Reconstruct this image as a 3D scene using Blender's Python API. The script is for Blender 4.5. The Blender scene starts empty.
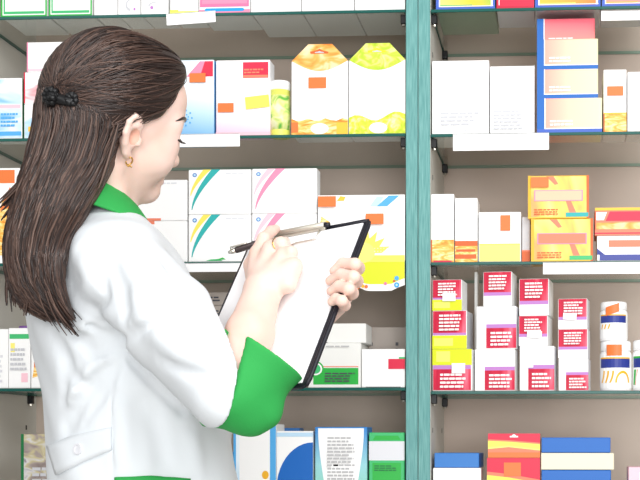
import bpy, bmesh, math, random
import numpy as np
from mathutils import Vector, Matrix
from mathutils.bvhtree import BVHTree

random.seed(7)
SC = bpy.context.scene
COL = SC.collection
R = math.radians

# ------------------------------------------------------------------ camera
FOC, PCX, PCY = 1270.0, 490.0, 438.0
YAW = R(3.2)
CAM = np.array([0.28692, -2.54, 1.07])
FW = np.array([-math.sin(YAW), math.cos(YAW), 0.0])
RT = np.array([math.cos(YAW), math.sin(YAW), 0.0])
UP = np.array([0.0, 0.0, 1.0])


def ray(px, py):
    return FW + RT * (px - PCX) / FOC + UP * (PCY - py) / FOC


def P(px, py, Y):
    """world point where the sight line through a photo pixel meets the plane y = Y"""
    d = ray(px, py)
    return CAM + d * ((Y - CAM[1]) / d[1])


cam = bpy.data.cameras.new('camera')
cam.sensor_fit = 'HORIZONTAL'
cam.sensor_width = 36.0
cam.lens = FOC * 36.0 / 640.0
cam.shift_x = (320 - PCX) / 640.0
cam.shift_y = (PCY - 240) / 640.0
cam.clip_start = 0.05
co = bpy.data.objects.new('camera', cam)
co.location = CAM
co.rotation_euler = (R(90), 0, YAW)
COL.objects.link(co)
SC.camera = co


# --------------------------------------------------------------- materials
def s2l(c):
    c = c / 255.0
    return c / 12.92 if c <= 0.04045 else ((c + 0.055) / 1.055) ** 2.4


def rgb(r, g, b):
    return (s2l(r), s2l(g), s2l(b), 1.0)


MATS = {}


def mat(name, col, rough=0.5, metal=0.0, spec=0.35, bump=None):
    m = bpy.data.materials.new(name)
    m.use_nodes = True
    b = m.node_tree.nodes['Principled BSDF']
    b.inputs['Base Color'].default_value = rgb(*col)
    b.inputs['Roughness'].default_value = rough
    b.inputs['Metallic'].default_value = metal
    b.inputs['Specular IOR Level'].default_value = spec
    if bump:
        add_bump(m, *bump)
    MATS[name] = m
    return m


def add_bump(m, scale, strength, dist=0.001, stretch=None):
    nt = m.node_tree
    b = nt.nodes['Principled BSDF']
    tc = nt.nodes.new('ShaderNodeTexCoord')
    mp = nt.nodes.new('ShaderNodeMapping')
    n = nt.nodes.new('ShaderNodeTexNoise')
    n.inputs['Scale'].default_value = scale
    n.inputs['Detail'].default_value = 3
    bp = nt.nodes.new('ShaderNodeBump')
    bp.inputs['Strength'].default_value = strength
    bp.inputs['Distance'].default_value = dist
    if stretch:
        mp.inputs['Scale'].default_value = stretch
    nt.links.new(tc.outputs['Object'], mp.inputs['Vector'])
    nt.links.new(mp.outputs['Vector'], n.inputs['Vector'])
    nt.links.new(n.outputs['Fac'], bp.inputs['Height'])
    nt.links.new(bp.outputs['Normal'], b.inputs['Normal'])


def ramp_mat(name, stops, kind='NOISE', scale=20.0, stretch=(1, 1, 1), rough=0.45, coord='Object', detail=2.0, distort=0.0):
    """printed or grained surface: a noise, wave or gradient pattern through a colour ramp"""
    m = bpy.data.materials.new(name)
    m.use_nodes = True
    nt = m.node_tree
    b = nt.nodes['Principled BSDF']
    b.inputs['Roughness'].default_value = rough
    b.inputs['Specular IOR Level'].default_value = 0.3
    tc = nt.nodes.new('ShaderNodeTexCoord')
    mp = nt.nodes.new('ShaderNodeMapping')
    mp.inputs['Scale'].default_value = stretch
    nt.links.new(tc.outputs[coord], mp.inputs['Vector'])
    if kind == 'NOISE':
        t = nt.nodes.new('ShaderNodeTexNoise')
        t.inputs['Scale'].default_value = scale
        t.inputs['Detail'].default_value = detail
        t.inputs['Distortion'].default_value = distort
        out = t.outputs['Fac']
        nt.links.new(mp.outputs['Vector'], t.inputs['Vector'])
    else:
        sp = nt.nodes.new('ShaderNodeSeparateXYZ')
        nt.links.new(mp.outputs['Vector'], sp.inputs['Vector'])
        ad = nt.nodes.new('ShaderNodeMath')
        ad.operation = 'ADD'
        nt.links.new(sp.outputs['X'], ad.inputs[0])
        nt.links.new(sp.outputs['Z'], ad.inputs[1])
        out = ad.outputs[0]
    cr = nt.nodes.new('ShaderNodeValToRGB')
    els = cr.color_ramp.elements
    while len(els) < len(stops):
        els.new(0.5)
    for e, (p, c) in zip(els, stops):
        e.position = p
        e.color = rgb(*c)
    nt.links.new(out, cr.inputs['Fac'])
    nt.links.new(cr.outputs['Color'], b.inputs['Base Color'])
    MATS[name] = m
    return m


for nm, c in dict(
        white=(245, 245, 244), offwhite=(234, 234, 230), paper=(250, 250, 252), ivory=(230, 224, 198), greyprint=(196, 197, 202),
        palegrey=(218, 219, 224), midgrey=(182, 182, 184), darkprint=(70, 72, 80), orange=(226, 118, 56),
        red=(214, 38, 70), crimson=(196, 28, 62), salmon=(232, 128, 98), pink=(236, 140, 172), palepink=(244, 196, 208),
        hotpink=(232, 116, 160), lilac=(186, 126, 196), purple=(120, 80, 150), peach=(247, 190, 158), sage=(132, 158, 132), blue=(22, 100, 184), midblue=(62, 124, 196),
        navy=(44, 58, 140), royal=(64, 98, 190), skyblue=(82, 168, 226), paleblue=(186, 218, 240), cyan=(20, 158, 226),
        teal=(40, 172, 170), yellow=(246, 226, 96), paleyellow=(247, 236, 122), lime=(214, 222, 34), yellowgreen=(228, 232, 110),
        green=(40, 172, 66), darkgreen=(20, 110, 60), emerald=(64, 184, 112), gold=(236, 176, 40), amber=(244, 190, 60),
        rust=(206, 96, 40), brown=(150, 100, 70), greige=(168, 158, 150), gblack=(24, 24, 28), indigo=(62, 72, 150)).items():
    mat(nm, c, 0.42)

ramp_mat('orangeprint', [(0.32, (253, 236, 150)), (0.5, (250, 208, 100)), (0.64, (244, 170, 104))], scale=14, stretch=(1, 1, .5), distort=1.2)
ramp_mat('leafprint', [(0.35, (250, 232, 170)), (0.5, (244, 190, 90)), (0.66, (222, 130, 40))], scale=60, stretch=(.5, 1, 1.6), distort=1.5)
ramp_mat('orangehead', [(0.3, (250, 226, 180)), (0.5, (242, 180, 90)), (0.68, (224, 128, 40))], scale=40, stretch=(.6, 1, 1.2), distort=1.0)
ramp_mat('limehead', [(0.32, (232, 240, 150)), (0.5, (200, 222, 70)), (0.66, (170, 200, 40))], scale=45, stretch=(.8, 1, 1), distort=1.5)
ramp_mat('citrus', [(0.3, (244, 246, 180)), (0.5, (216, 228, 70)), (0.7, (180, 206, 36))], scale=70, distort=1.0)
ramp_mat('redprint', [(0.3, (178, 14, 52)), (0.52, (204, 30, 66)), (0.72, (232, 110, 132))], scale=34, stretch=(1.6, 1, .25))
ramp_mat('peachfade', [(0.1, (242, 164, 150)), (0.5, (248, 204, 178)), (0.95, (250, 240, 188))], kind='GRAD', stretch=(1, 0, .0), coord='Generated')
ramp_mat('rosefade', [(0.0, (240, 150, 140)), (0.6, (238, 128, 130)), (1.0, (226, 96, 112))], kind='GRAD', stretch=(.2, 0, 1.0), coord='Generated')
ramp_mat('skyfade', [(0.0, (104, 172, 222)), (0.3, (176, 214, 240)), (0.6, (230, 242, 250))], kind='GRAD', stretch=(.1, 0, 1.0), coord='Generated')
ramp_mat('bluegreenfade', [(0.0, (130, 206, 150)), (0.55, (150, 208, 214)), (1.0, (50, 130, 208))], kind='GRAD', stretch=(0, 0, 1.0), coord='Generated')
ramp_mat('warmfade', [(0.05, (240, 196, 70)), (0.5, (236, 130, 70)), (0.95, (222, 72, 80))], kind='GRAD', stretch=(.5, 0, .5), coord='Generated')
ramp_mat('rainbowfade', [(0.05, (250, 236, 130)), (0.45, (238, 200, 60)), (0.8, (120, 190, 80))], kind='GRAD', stretch=(.7, 0, .3), coord='Generated')
ramp_mat('sheetprint', [(0.3, (126, 112, 108)), (0.45, (160, 148, 142)), (0.55, (190, 180, 140)), (0.64, (206, 204, 204)), (0.72, (140, 130, 136))], scale=30, stretch=(1, 1, 1.4), distort=.8)
ramp_mat('blueprint', [(0.3, (120, 186, 232)), (0.5, (206, 230, 246)), (0.62, (244, 248, 252))], scale=24, stretch=(.5, 1, 1.4), distort=.6)
ramp_mat('pinkprint', [(0.3, (216, 120, 130)), (0.46, (240, 214, 216)), (0.6, (248, 246, 246)), (0.7, (190, 214, 232))], scale=30, stretch=(.6, 1, 1.2), distort=.8)
ramp_mat('lilacfade', [(0.0, (232, 190, 214)), (0.25, (246, 232, 240)), (0.5, (247, 246, 246))], kind='GRAD', stretch=(.05, 0, 1.0), coord='Generated')
ramp_mat('tealpaint', [(0.25, (76, 134, 132)), (0.5, (100, 156, 153)), (0.75, (128, 180, 176))], scale=60, stretch=(9, 9, .35), rough=.5, detail=4)
ramp_mat('backboard', [(0.3, (183, 168, 156)), (0.7, (188, 173, 161))], scale=5, rough=.6)
ramp_mat('sidelaminate', [(0.3, (200, 198, 190)), (0.7, (206, 204, 197))], scale=5, rough=.55)
mat('blackplastic', (20, 20, 22), .4)
mat('clipmetal', (200, 196, 184), .45, .55)
mat('steel', (176, 172, 162), .28, 1.0)
mat('capwhite', (246, 246, 246), .35)
mat('floortile', (190, 186, 180), .35, bump=(30, .1))
mat('wallpaint', (214, 210, 204), .8, bump=(120, .1))


def glass_mat(name, tint, gloss):
    m = bpy.data.materials.new(name)
    m.use_nodes = True
    nt = m.node_tree
    nt.nodes.clear()
    o = nt.nodes.new('ShaderNodeOutputMaterial')
    mx = nt.nodes.new('ShaderNodeMixShader')
    t = nt.nodes.new('ShaderNodeBsdfTransparent')
    g = nt.nodes.new('ShaderNodeBsdfGlossy')
    lw = nt.nodes.new('ShaderNodeLayerWeight')
    lw.inputs['Blend'].default_value = .5
    pw = nt.nodes.new('ShaderNodeMath')
    pw.operation = 'POWER'
    pw.inputs[1].default_value = 4.0
    fr = nt.nodes.new('ShaderNodeMath')
    fr.operation = 'MULTIPLY_ADD'
    fr.inputs[1].default_value = gloss
    fr.inputs[2].default_value = .03
    nt.links.new(lw.outputs['Facing'], pw.inputs[0])
    nt.links.new(pw.outputs[0], fr.inputs[0])
    t.inputs['Color'].default_value = tint
    g.inputs['Roughness'].default_value = 0.04
    nt.links.new(fr.outputs[0], mx.inputs[0])
    nt.links.new(t.outputs[0], mx.inputs[1])
    nt.links.new(g.outputs[0], mx.inputs[2])
    nt.links.new(mx.outputs[0], o.inputs['Surface'])
    MATS[name] = m


glass_mat('clearglass', (.97, .985, .975, 1), .35)
mat('backedge', (112, 140, 124), .3)
mat('glassedge', (14, 84, 76), .3, spec=.3)


# ------------------------------------------------------------ mesh helpers
class MB:
    def __init__(self):
        self.v, self.f, self.m, self.mats = [], [], [], []

    def mi(self, name):
        if name not in self.mats:
            self.mats.append(name)
        return self.mats.index(name)

    def add(self, verts, faces, name):
        b = len(self.v)
        self.v += [tuple(float(c) for c in p) for p in verts]
        k = self.mi(name)
        for f in faces:
            self.f.append(tuple(b + i for i in f))
            self.m.append(k)

    def box(self, lo, hi, name, bev=0.0):
        bm = bmesh.new()
        bmesh.ops.create_cube(bm, size=1)
        lo, hi = Vector(lo), Vector(hi)
        for v in bm.verts:
            v.co = Vector([lo[i] + (v.co[i] + .5) * (hi[i] - lo[i]) for i in range(3)])
        if bev:
            bmesh.ops.bevel(bm, geom=bm.edges[:], offset=bev, segments=1, affect='EDGES')
        bm.verts.index_update()
        self.add([v.co for v in bm.verts], [[v.index for v in f.verts] for f in bm.faces], name)
        bm.free()

    def prism(self, pts, y0, y1, name):
        """polygon in x,z extruded from y0 (front) to y1"""
        n = len(pts)
        vs = [(x, y0, z) for x, z in pts] + [(x, y1, z) for x, z in pts]
        fs = [list(range(n)), list(range(2 * n - 1, n - 1, -1))]
        fs += [[i, i + n, (i + 1) % n + n, (i + 1) % n] for i in range(n)]
        self.add(vs, fs, name)

    def lathe(self, prof, name, c=(0, 0, 0), n=28):
        vs, fs = [], []
        for r, z in prof:
            for k in range(n):
                a = 2 * math.pi * k / n
                vs.append((c[0] + r * math.cos(a), c[1] + r * math.sin(a), c[2] + z))
        for i in range(len(prof) - 1):
            for k in range(n):
                k2 = (k + 1) % n
                fs.append([i * n + k, i * n + k2, (i + 1) * n + k2, (i + 1) * n + k])
        fs.append([k for k in range(n)][::-1])
        fs.append([(len(prof) - 1) * n + k for k in range(n)])
        self.add(vs, fs, name)

    def tube(self, pts, rad, name, n=8, cap=True):
        pts = [Vector(p) for p in pts]
        rad = rad if isinstance(rad, (list, tuple)) else [rad] * len(pts)
        vs, fs = [], []
        t0 = (pts[1] - pts[0]).normalized()
        u = t0.orthogonal().normalized()
        for i, p in enumerate(pts):
            t = (pts[min(i + 1, len(pts) - 1)] - pts[max(i - 1, 0)]).normalized()
            u = (u - t * u.dot(t)).normalized()
            w = t.cross(u)
            for k in range(n):
                a = 2 * math.pi * k / n
                vs.append(p + (u * math.cos(a) + w * math.sin(a)) * rad[i])
        for i in range(len(pts) - 1):
            for k in range(n):
                k2 = (k + 1) % n
                fs.append([i * n + k, i * n + k2, (i + 1) * n + k2, (i + 1) * n + k])
        if cap:
            fs.append(list(range(n))[::-1])
            fs.append([(len(pts) - 1) * n + k for k in range(n)])
        self.add(vs, fs, name)

    def build(self, name, parent=None, loc=None, rz=0.0, smooth=False):
        me = bpy.data.meshes.new(name)
        me.from_pydata(self.v, [], self.f)
        for n in self.mats:
            me.materials.append(MATS[n])
        me.polygons.foreach_set('material_index', self.m)
        bm = bmesh.new()
        bm.from_mesh(me)
        bmesh.ops.recalc_face_normals(bm, faces=bm.faces[:]) if not getattr(self, 'keep', False) else None
        bm.to_mesh(me)
        bm.free()
        if smooth:
            me.shade_smooth()
        me.update()
        o = bpy.data.objects.new(name, me)
        COL.objects.link(o)
        if loc is not None:
            o.location = loc
        o.rotation_euler.z = rz
        if parent is not None:
            o.parent = parent
        return o


def tag(o, label=None, cat=None, group=None, kind=None):
    if label:
        o['label'] = label
    if cat:
        o['category'] = cat
    if group:
        o['group'] = group
    if kind:
        o['kind'] = kind
    return o


def empty(name, loc, label=None, cat=None, group=None):
    o = bpy.data.objects.new(name, None)
    o.empty_display_size = .05
    o.location = loc
    COL.objects.link(o)
    return tag(o, label, cat, group)


# ----------------------------------------------------------------- cabinet
PANEL = 0.025
DEPTH = 0.30
SHELF_PY = {'left': [10.4, 134.4, 261.6, 389.0], 'right': [11.2, 135.7, 263.8, 392.7]}
BAY_Z = {k: [float(P(418, y, 0)[2]) for y in v] for k, v in SHELF_PY.items()}     # mid height of each glass plate
for v in BAY_Z.values():
    v.append(v[2] - 2 * .2540)                                                     # the bottom shelf, just under the frame
GT = 0.006
TOP = {k: [z + GT / 2 for z in v] for k, v in BAY_Z.items()}
UNIT_TOP, UNIT_BOT = 2.25, 0.0
XL = float(P(-36, 240, 0)[0])
XM = 0.0
XR = 0.95

MB_f = MB()
MB_f.box((-3, -3.6, -.05), (3, 1.2, 0), 'floortile')
fl = tag(MB_f.build('floor'), 'pale stone floor of the pharmacy', 'floor', kind='structure')
w = MB()
w.box((-3, DEPTH + .06, 0), (3, DEPTH + .16, 2.9), 'wallpaint')
tag(w.build('wall_back'), 'painted wall behind the pharmacy shelving', 'wall', kind='structure')


def cabinet(x0, x1, label, side):
    SHELF_Z = BAY_Z[side]
    root = empty('shelving_cabinet', ((x0 + x1) / 2, DEPTH / 2, 0), label, 'cabinet', 'pharmacy shelving cabinets')
    off = Vector(root.location)

    def part(name, mb, smooth=False):
        o = mb.build(name, root, -off, smooth=smooth)
        return o
    for xa in (x0, x1 - PANEL):
        m = MB()
        m.box((xa, .004, UNIT_BOT), (xa + PANEL, DEPTH, UNIT_TOP), 'sidelaminate')
        inner = xa + PANEL if xa == x0 else xa
        for z in SHELF_Z:
            for dz in (-.075, -.15):
                for yy in (.045, .245):
                    m.box((inner - .0006, yy - .003, z + dz - .005), (inner + .0006, yy + .003, z + dz + .005), 'gblack')
        part('side_panel', m)
        m = MB()
        m.box((xa + .0006, -.002, UNIT_BOT), (xa + PANEL - .0006, .004, UNIT_TOP), 'tealpaint', .0012)
        part('edge_strip', m)
    m = MB()
    m.box((x0 + PANEL, DEPTH, .08), (x1 - PANEL, DEPTH + .012, UNIT_TOP), 'backboard')
    part('back_panel', m)
    m = MB()
    m.box((x0 + PANEL, .004, UNIT_TOP - .03), (x1 - PANEL, DEPTH, UNIT_TOP), 'sidelaminate')
    part('top_panel', m)
    m = MB()
    m.box((x0 + PANEL, .03, 0), (x1 - PANEL, DEPTH, .08), 'sidelaminate')
    part('plinth', m)
    for z in SHELF_Z:
        zb = z - GT / 2
        for xs, sx in ((x0 + PANEL, 1), (x1 - PANEL, -1)):
            for yy in (.012, .25):
                m = MB()
                xa, xb = sorted((xs, xs + sx * .012))
                m.box((xa, yy, zb - .019), (xb, yy + .012, zb), 'blackplastic', .0015)
                m.tube([(xs + sx * .006, yy + .006, zb - .019), (xs + sx * .006, yy + .006, zb - .023)], .004, 'steel')
                part('shelf_bracket', m)
    return root


LEFT = cabinet(XL, XM, 'left teal-edged shelving cabinet, behind the person', 'left')
RIGHT = cabinet(XM, XR, 'right teal-edged shelving cabinet, stacked with red and white cartons', 'right')

names = ['topmost', 'second', 'third', 'fourth', 'lowest']
for (x0, x1, side) in ((XL, XM, 'left'), (XM, XR, 'right')):
    for i, z in enumerate(BAY_Z[side]):
        m = MB()
        xa, xb = x0 + PANEL + .001, x1 - PANEL - .001
        m.box((xa, .0032, z - GT / 2), (xb, DEPTH - .001, z + GT / 2), 'clearglass')
        o = m.build('glass_shelf')
        what = {('left', 0): 'over the person\'s head', ('left', 1): 'holding the pair of hexagon-topped cartons', ('left', 2): 'holding the swoosh-printed cartons',
                ('left', 3): 'at the height of the green cuff', ('left', 4): 'under the white carton with a big blue disc',
                ('right', 0): 'under the row of blue-bordered cartons', ('right', 1): 'holding the peach and blue stack',
                ('right', 2): 'holding the yellow-orange cartons', ('right', 3): 'holding the red and white stacks', ('right', 4): 'under the blue and cream boxes'}[(side, i)]
        tag(o, 'clear glass shelf of the %s cabinet, %s' % (side, what), 'shelf', 'glass shelves')
        e = MB()
        e.box((xa, 0, z - GT / 2), (xb, .003, z + GT / 2), 'glassedge', .0006)
        for xe in (xa, xb - .002):
            e.box((xe, .0034, z - GT / 2 - .0002), (xe + .002, DEPTH - .002, z + GT / 2 + .0002), 'glassedge')
        e.box((xa, DEPTH - .003, z - GT / 2 - .0002), (xb, DEPTH - .001, z + GT / 2 + .0002), 'backedge')
        eo = e.build('polished_edge', o)
        eo['label'] = 'dark green polished edges'


# ----------------------------------------------------------------- cartons
def zat(px, py, Y):
    return float(P(px, py, Y)[2])


def xat(px, Y):
    return float(P(px, 240, Y)[0])


def rect(u0, v0, u1, v1):
    return [(u0, v0), (u1, v0), (u1, v1), (u0, v1)]


def arcband(c, r0, r1, a0, a1, asp=1.0, n=14, taper=True):
    """curved swoosh in u,v"""
    o, i = [], []
    for k in range(n + 1):
        t = k / n
        a = R(a0 + (a1 - a0) * t)
        w = (r1 - r0) * (t if taper else 1.0)
        o.append((c[0] + (r0 + w) * math.cos(a), c[1] + (r0 + w) * math.sin(a) * asp))
        i.append((c[0] + r0 * math.cos(a), c[1] + r0 * math.sin(a) * asp))
    return [(min(max(u, 0), 1), min(max(v, 0), 1)) for u, v in o + i[::-1]]


def disc(c, r, asp, n=20):
    return [(c[0] + r * math.cos(2 * math.pi * k / n), c[1] + r * asp * math.sin(2 * math.pi * k / n)) for k in range(n)]


def textbars(u0, v0, u1, v1, n, name, seed=1):
    """rows of tiny illegible print"""
    rn = random.Random(seed)
    out = []
    h = (v1 - v0) / (n * 1.9)
    for i in range(n):
        v = v1 - (i + 1) * (v1 - v0) / n
        u = u0
        end = u1 - rn.random() * .25 * (u1 - u0)
        while u < end - .01:
            L = (u1 - u0) * (.1 + .16 * rn.random())
            out.append((name, rect(u, v, min(u + L, end), v + h)))
            u += L + .03 * (u1 - u0)
    return out


def decorate(m, w, h, y, decor):
    for i, (name, pts) in enumerate(decor):
        yy = y - .00012 * (i % 40 + 1) - .0002
        vs = [((u - .5) * w, yy, v * h) for u, v in pts]
        ar = sum(vs[k][0] * vs[(k + 1) % len(vs)][2] - vs[(k + 1) % len(vs)][0] * vs[k][2] for k in range(len(vs)))
        if ar < 0:
            vs = vs[::-1]
        m.add(vs, [list(range(len(vs)))], name)


GAP = 0.0006
ALLBOX = []


def carton(label, box, z0, body='white', decor=(), depth=.06, Yf=.006, yaw=0.0, stickers=(), group=None, name='medicine_carton', cat='carton',
           side=None, right=None, notch=True, hmax=None):
    """box = (px left, py top, px right); stands on height z0; returns its top height"""
    pl, pt, pr = box
    Ym = Yf
    xl, xr = xat(pl, Ym), xat(pr, Ym)
    w = xr - xl
    if hmax:
        h = hmax
    else:
        h = zat((pl + pr) / 2, pt, Ym) - z0
    m = MB()
    m.keep = True
    z0 = z0 + GAP
    h -= GAP
    m.box((-w / 2, 0, 0), (w / 2, depth, h), body, min(.0012, w * .05))
    if right:
        m.add([(w / 2 + .0003, .001, .001), (w / 2 + .0003, depth - .001, .001), (w / 2 + .0003, depth - .001, h - .001), (w / 2 + .0003, .001, h - .001)], [[0, 1, 2, 3]], right)
    dec = list(decor)
    decorate(m, w, h, 0.0, dec)
    # closing flap line on the lid
    m.add([(-w / 2 + .004, depth * .12, h + .0002), (w / 2 - .004, depth * .12, h + .0002), (w / 2 - .004, depth * .12 + .0012, h + .0002), (-w / 2 + .004, depth * .12 + .0012, h + .0002)],
          [[0, 1, 2, 3]], 'greyprint')
    # rotate about the front left corner so the front stays on the shelf line
    cx = xl + (w / 2) * math.cos(yaw)
    cy = Yf + (w / 2) * math.sin(yaw)
    if yaw < 0:
        cy = Yf + w / 2 * abs(math.sin(yaw))
    o = m.build(name, None, (cx, cy, z0), yaw)
    tag(o, label, cat, group)
    for k, st in enumerate(stickers):
        u0, v0, u1, v1 = st[:4]
        col = st[4] if len(st) > 4 else 'orange'
        tilt = st[5] if len(st) > 5 else 0
        s = MB()
        sw, sh = (u1 - u0) * w, (v1 - v0) * h
        s.box((-sw / 2, -.0008, -sh / 2), (sw / 2, 0, sh / 2), col)
        so = s.build('price_sticker', o, ((((u0 + u1) / 2) - .5) * w, -.0055 if len(dec) > 36 else -.0002 - .00012 * (len(dec) + 2), (v0 + v1) / 2 * h))
        so.rotation_euler.y = R(tilt)
        so['label'] = {'orange': 'blank orange price sticker', 'red': 'red sticker', 'white': 'blank white sticker', 'yellow': 'pale yellow sticker', 'salmon': 'blank salmon sticker'}.get(col, 'sticker')
    return z0 + h


def shelf_strip(label, px0, px1, ptop, pbot, tilt=0.0, Y=-.003):
    """white price-label strip clipped over a shelf edge"""
    x0, x1 = xat(px0, Y), xat(px1, Y)
    pc = (px0 + px1) / 2
    z1, z0 = zat(pc, ptop, Y), zat(pc, pbot, Y)
    m = MB()
    w, h = x1 - x0, z1 - z0
    m.box((-w / 2, -.0022, 0), (w / 2, -.0004, h), 'capwhite', .0004)
    # the top lip that hooks over the glass
    m.box((-w / 2, -.0022, h - .0012), (w / 2, .002, h), 'capwhite')
    o = m.build('label_strip', None, ((x0 + x1) / 2, Y, z0))
    o.rotation_euler.y = R(tilt)
    tag(o, label, 'label strip', 'white label strips on the shelf edges')
    return o
# ============================================================ left cabinet
T1, T2, T3, T4, T5 = TOP['left']

# ---- top shelf
gframe = [('green', rect(0, 0, 1, .03)), ('green', rect(0, 0, .035, 1)), ('green', rect(.965, 0, 1, 1)), ('emerald', rect(.06, .05, .94, .09)),
          ('emerald', rect(.06, .09, .09, .9)), ('palegrey', rect(.12, .2, .88, .205))]
for (a, b, lab) in ((1, 47, 'white carton edged in green, leftmost on the topmost shelf'), (49, 92, 'white carton edged in green, beside the plain white ones on the topmost shelf')):
    carton(lab, (a, 0, b), T1, decor=gframe, depth=.12, hmax=.13, group='green-edged cartons on the topmost shelf')
carton('narrow plain white carton right of the green-edged pair', (94, 0, 117), T1, depth=.09, hmax=.12, decor=textbars(.15, .3, .85, .4, 2, 'palegrey', 3))
sq = [('greyprint', arcband((.6, .18), .18, .3, 0, 260, .4)), ('lilac', disc((.75, .1), .05, .5))]
carton('white carton with a grey looped print on the topmost shelf', (118, 0, 140), T1, depth=.09, hmax=.12, decor=sq)
carton('white carton with a small violet print above the person\'s parting', (141, 0, 168), T1, depth=.09, hmax=.12, decor=[('lilac', disc((.4, .12), .06, .5)), ('greyprint', arcband((.5, .1), .2, .26, 20, 160, .5))])
carton('white carton with a yellow-green foot behind the tilted label strip', (170, 0, 198), T1, depth=.09, hmax=.12, decor=[('yellowgreen', rect(0, 0, 1, .05)), ('lime', rect(.0, .05, .3, .07))])
carton('pink carton with a bright blue bar on the topmost shelf', (199, 0, 250), T1, 'white', depth=.11, hmax=.13,
       decor=[('pink', rect(0.0, 0, 1, .06)), ('hotpink', rect(.02, .1, .98, 1)), ('pink', rect(.06, .15, .94, .5)), ('cyan', [(.14, .03), (.86, .03), (.9, .055), (.86, .08), (.14, .08), (.1, .055)])])
for (a, b, lab) in ((251, 301, 'large blank white carton next to the pink one on the topmost shelf'), (302, 354, 'large blank white carton in the middle of three on the topmost shelf'),
                    (355, 405, 'large blank white carton against the upright on the topmost shelf')):
    carton(lab, (a, 0, b), T1, depth=.16, hmax=.14, group='large white cartons on the topmost shelf', decor=textbars(.1, .5, .6, .6, 2, 'palegrey', a))
shelf_strip('blank white label strip, tilted, above the person\'s forehead', 167, 216, 12.5, 24, -3)

# ---- second shelf
carton('pale blue carton at the left end of the second shelf', (-8, 78, 22), T2, 'white', depth=.05, right='darkgreen',
       decor=[('blueprint', rect(.02, .02, .98, .98)), ('palepink', rect(.2, .5, .95, .56)), ('skyblue', rect(.02, .05, .98, .12))] + textbars(.3, .2, .9, .45, 4, 'skyblue', 4))
z = carton('white carton with blue and orange specks, bottom of the stack behind the hair clip', (24, 104, 66), T2, 'white', depth=.08, decor=[('blueprint', rect(.02, .02, .9, .6)), ('amber', rect(.1, .2, .25, .35)), ('emerald', rect(.5, .7, .7, .8))])
z = carton('white carton with a mottled rose print, middle of the stack behind the hair clip', (24, 72, 66), z, 'white', depth=.08, decor=[('pinkprint', rect(.02, .03, .98, .6)), ('red', rect(0, .02, .03, 1))])
carton('white carton with a pink rim, top of the stack left of the person\'s head', (27, 42, 68), z, 'white', depth=.08, decor=[('palepink', rect(.02, .03, .98, .1)), ('pinkprint', rect(.6, .1, .98, .2)), ('pink', rect(0, 0, .03, 1))])
dots = []
for k in range(9):
    a = R(40 * k)
    dots.append(('skyblue', disc((.42 + .14 * math.cos(a), .24 + .1 * math.sin(a)), .018, .75, 8)))
    dots.append(('cyan', disc((.42 + .07 * math.cos(a + .3), .24 + .05 * math.sin(a + .3)), .013, .75, 8)))
carton('white carton with a red fading corner and blue foot beside the person\'s forehead', (164, 60, 214), T2, 'skyfade', depth=.10, right='skyblue',
       decor=[('pink', [(.45, .78), (.98, .78), (.98, .98), (.72, .98)]), ('red', [(.72, .78), (.98, .78), (.98, .98), (.82, .98)])] + dots, stickers=[(.52, .70, .84, .82)])
carton('tall white carton with a rose corner block and orange sticker on the second shelf', (216, 60, 270), T2, 'lilacfade', depth=.04,
       decor=[('red', rect(.5, .76, .97, .97)), ('salmon', rect(.505, .765, .965, .80)), ('palepink', rect(.0, .0, 1, .05))] + textbars(.52, .82, .9, .9, 2, 'salmon', 8),
       stickers=[(.04, .31, .33, .43), (.55, .36, .99, .52, 'yellow', -6)])

# effervescent tube
tx0, tx1 = xat(270.5, .03), xat(290.5, .03)
tr = (tx1 - tx0) / 2
th = zat(280, 83, .03) - T2
tube = empty('tablet_tube', ((tx0 + tx1) / 2, tr + .008, T2 + GAP), 'yellow-green tablet tube with a white cap beside the hexagon-topped cartons', 'tube')
ramp_mat('tubeprint', [(0.40, (240, 243, 196)), (0.52, (224, 234, 140)), (0.64, (110, 190, 80))], scale=45, distort=.6)
m = MB()
m.lathe([(tr * .93, 0), (tr * .96, .002), (tr * .96, th * .84)], 'yellowgreen')
m.build('tube_body', tube, smooth=True)
m = MB()
for i in range(9):
    pass
m.lathe([(tr * .975, th * .12), (tr * .975, th * .74)], 'tubeprint')
m.build('printed_sleeve', tube, smooth=True)
m = MB()
m.lathe([(tr * .97, th * .84), (tr * 1.0, th * .845), (tr * 1.0, th * .97), (tr * .95, th)], 'capwhite')
m.build('cap', tube, smooth=True)


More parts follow.
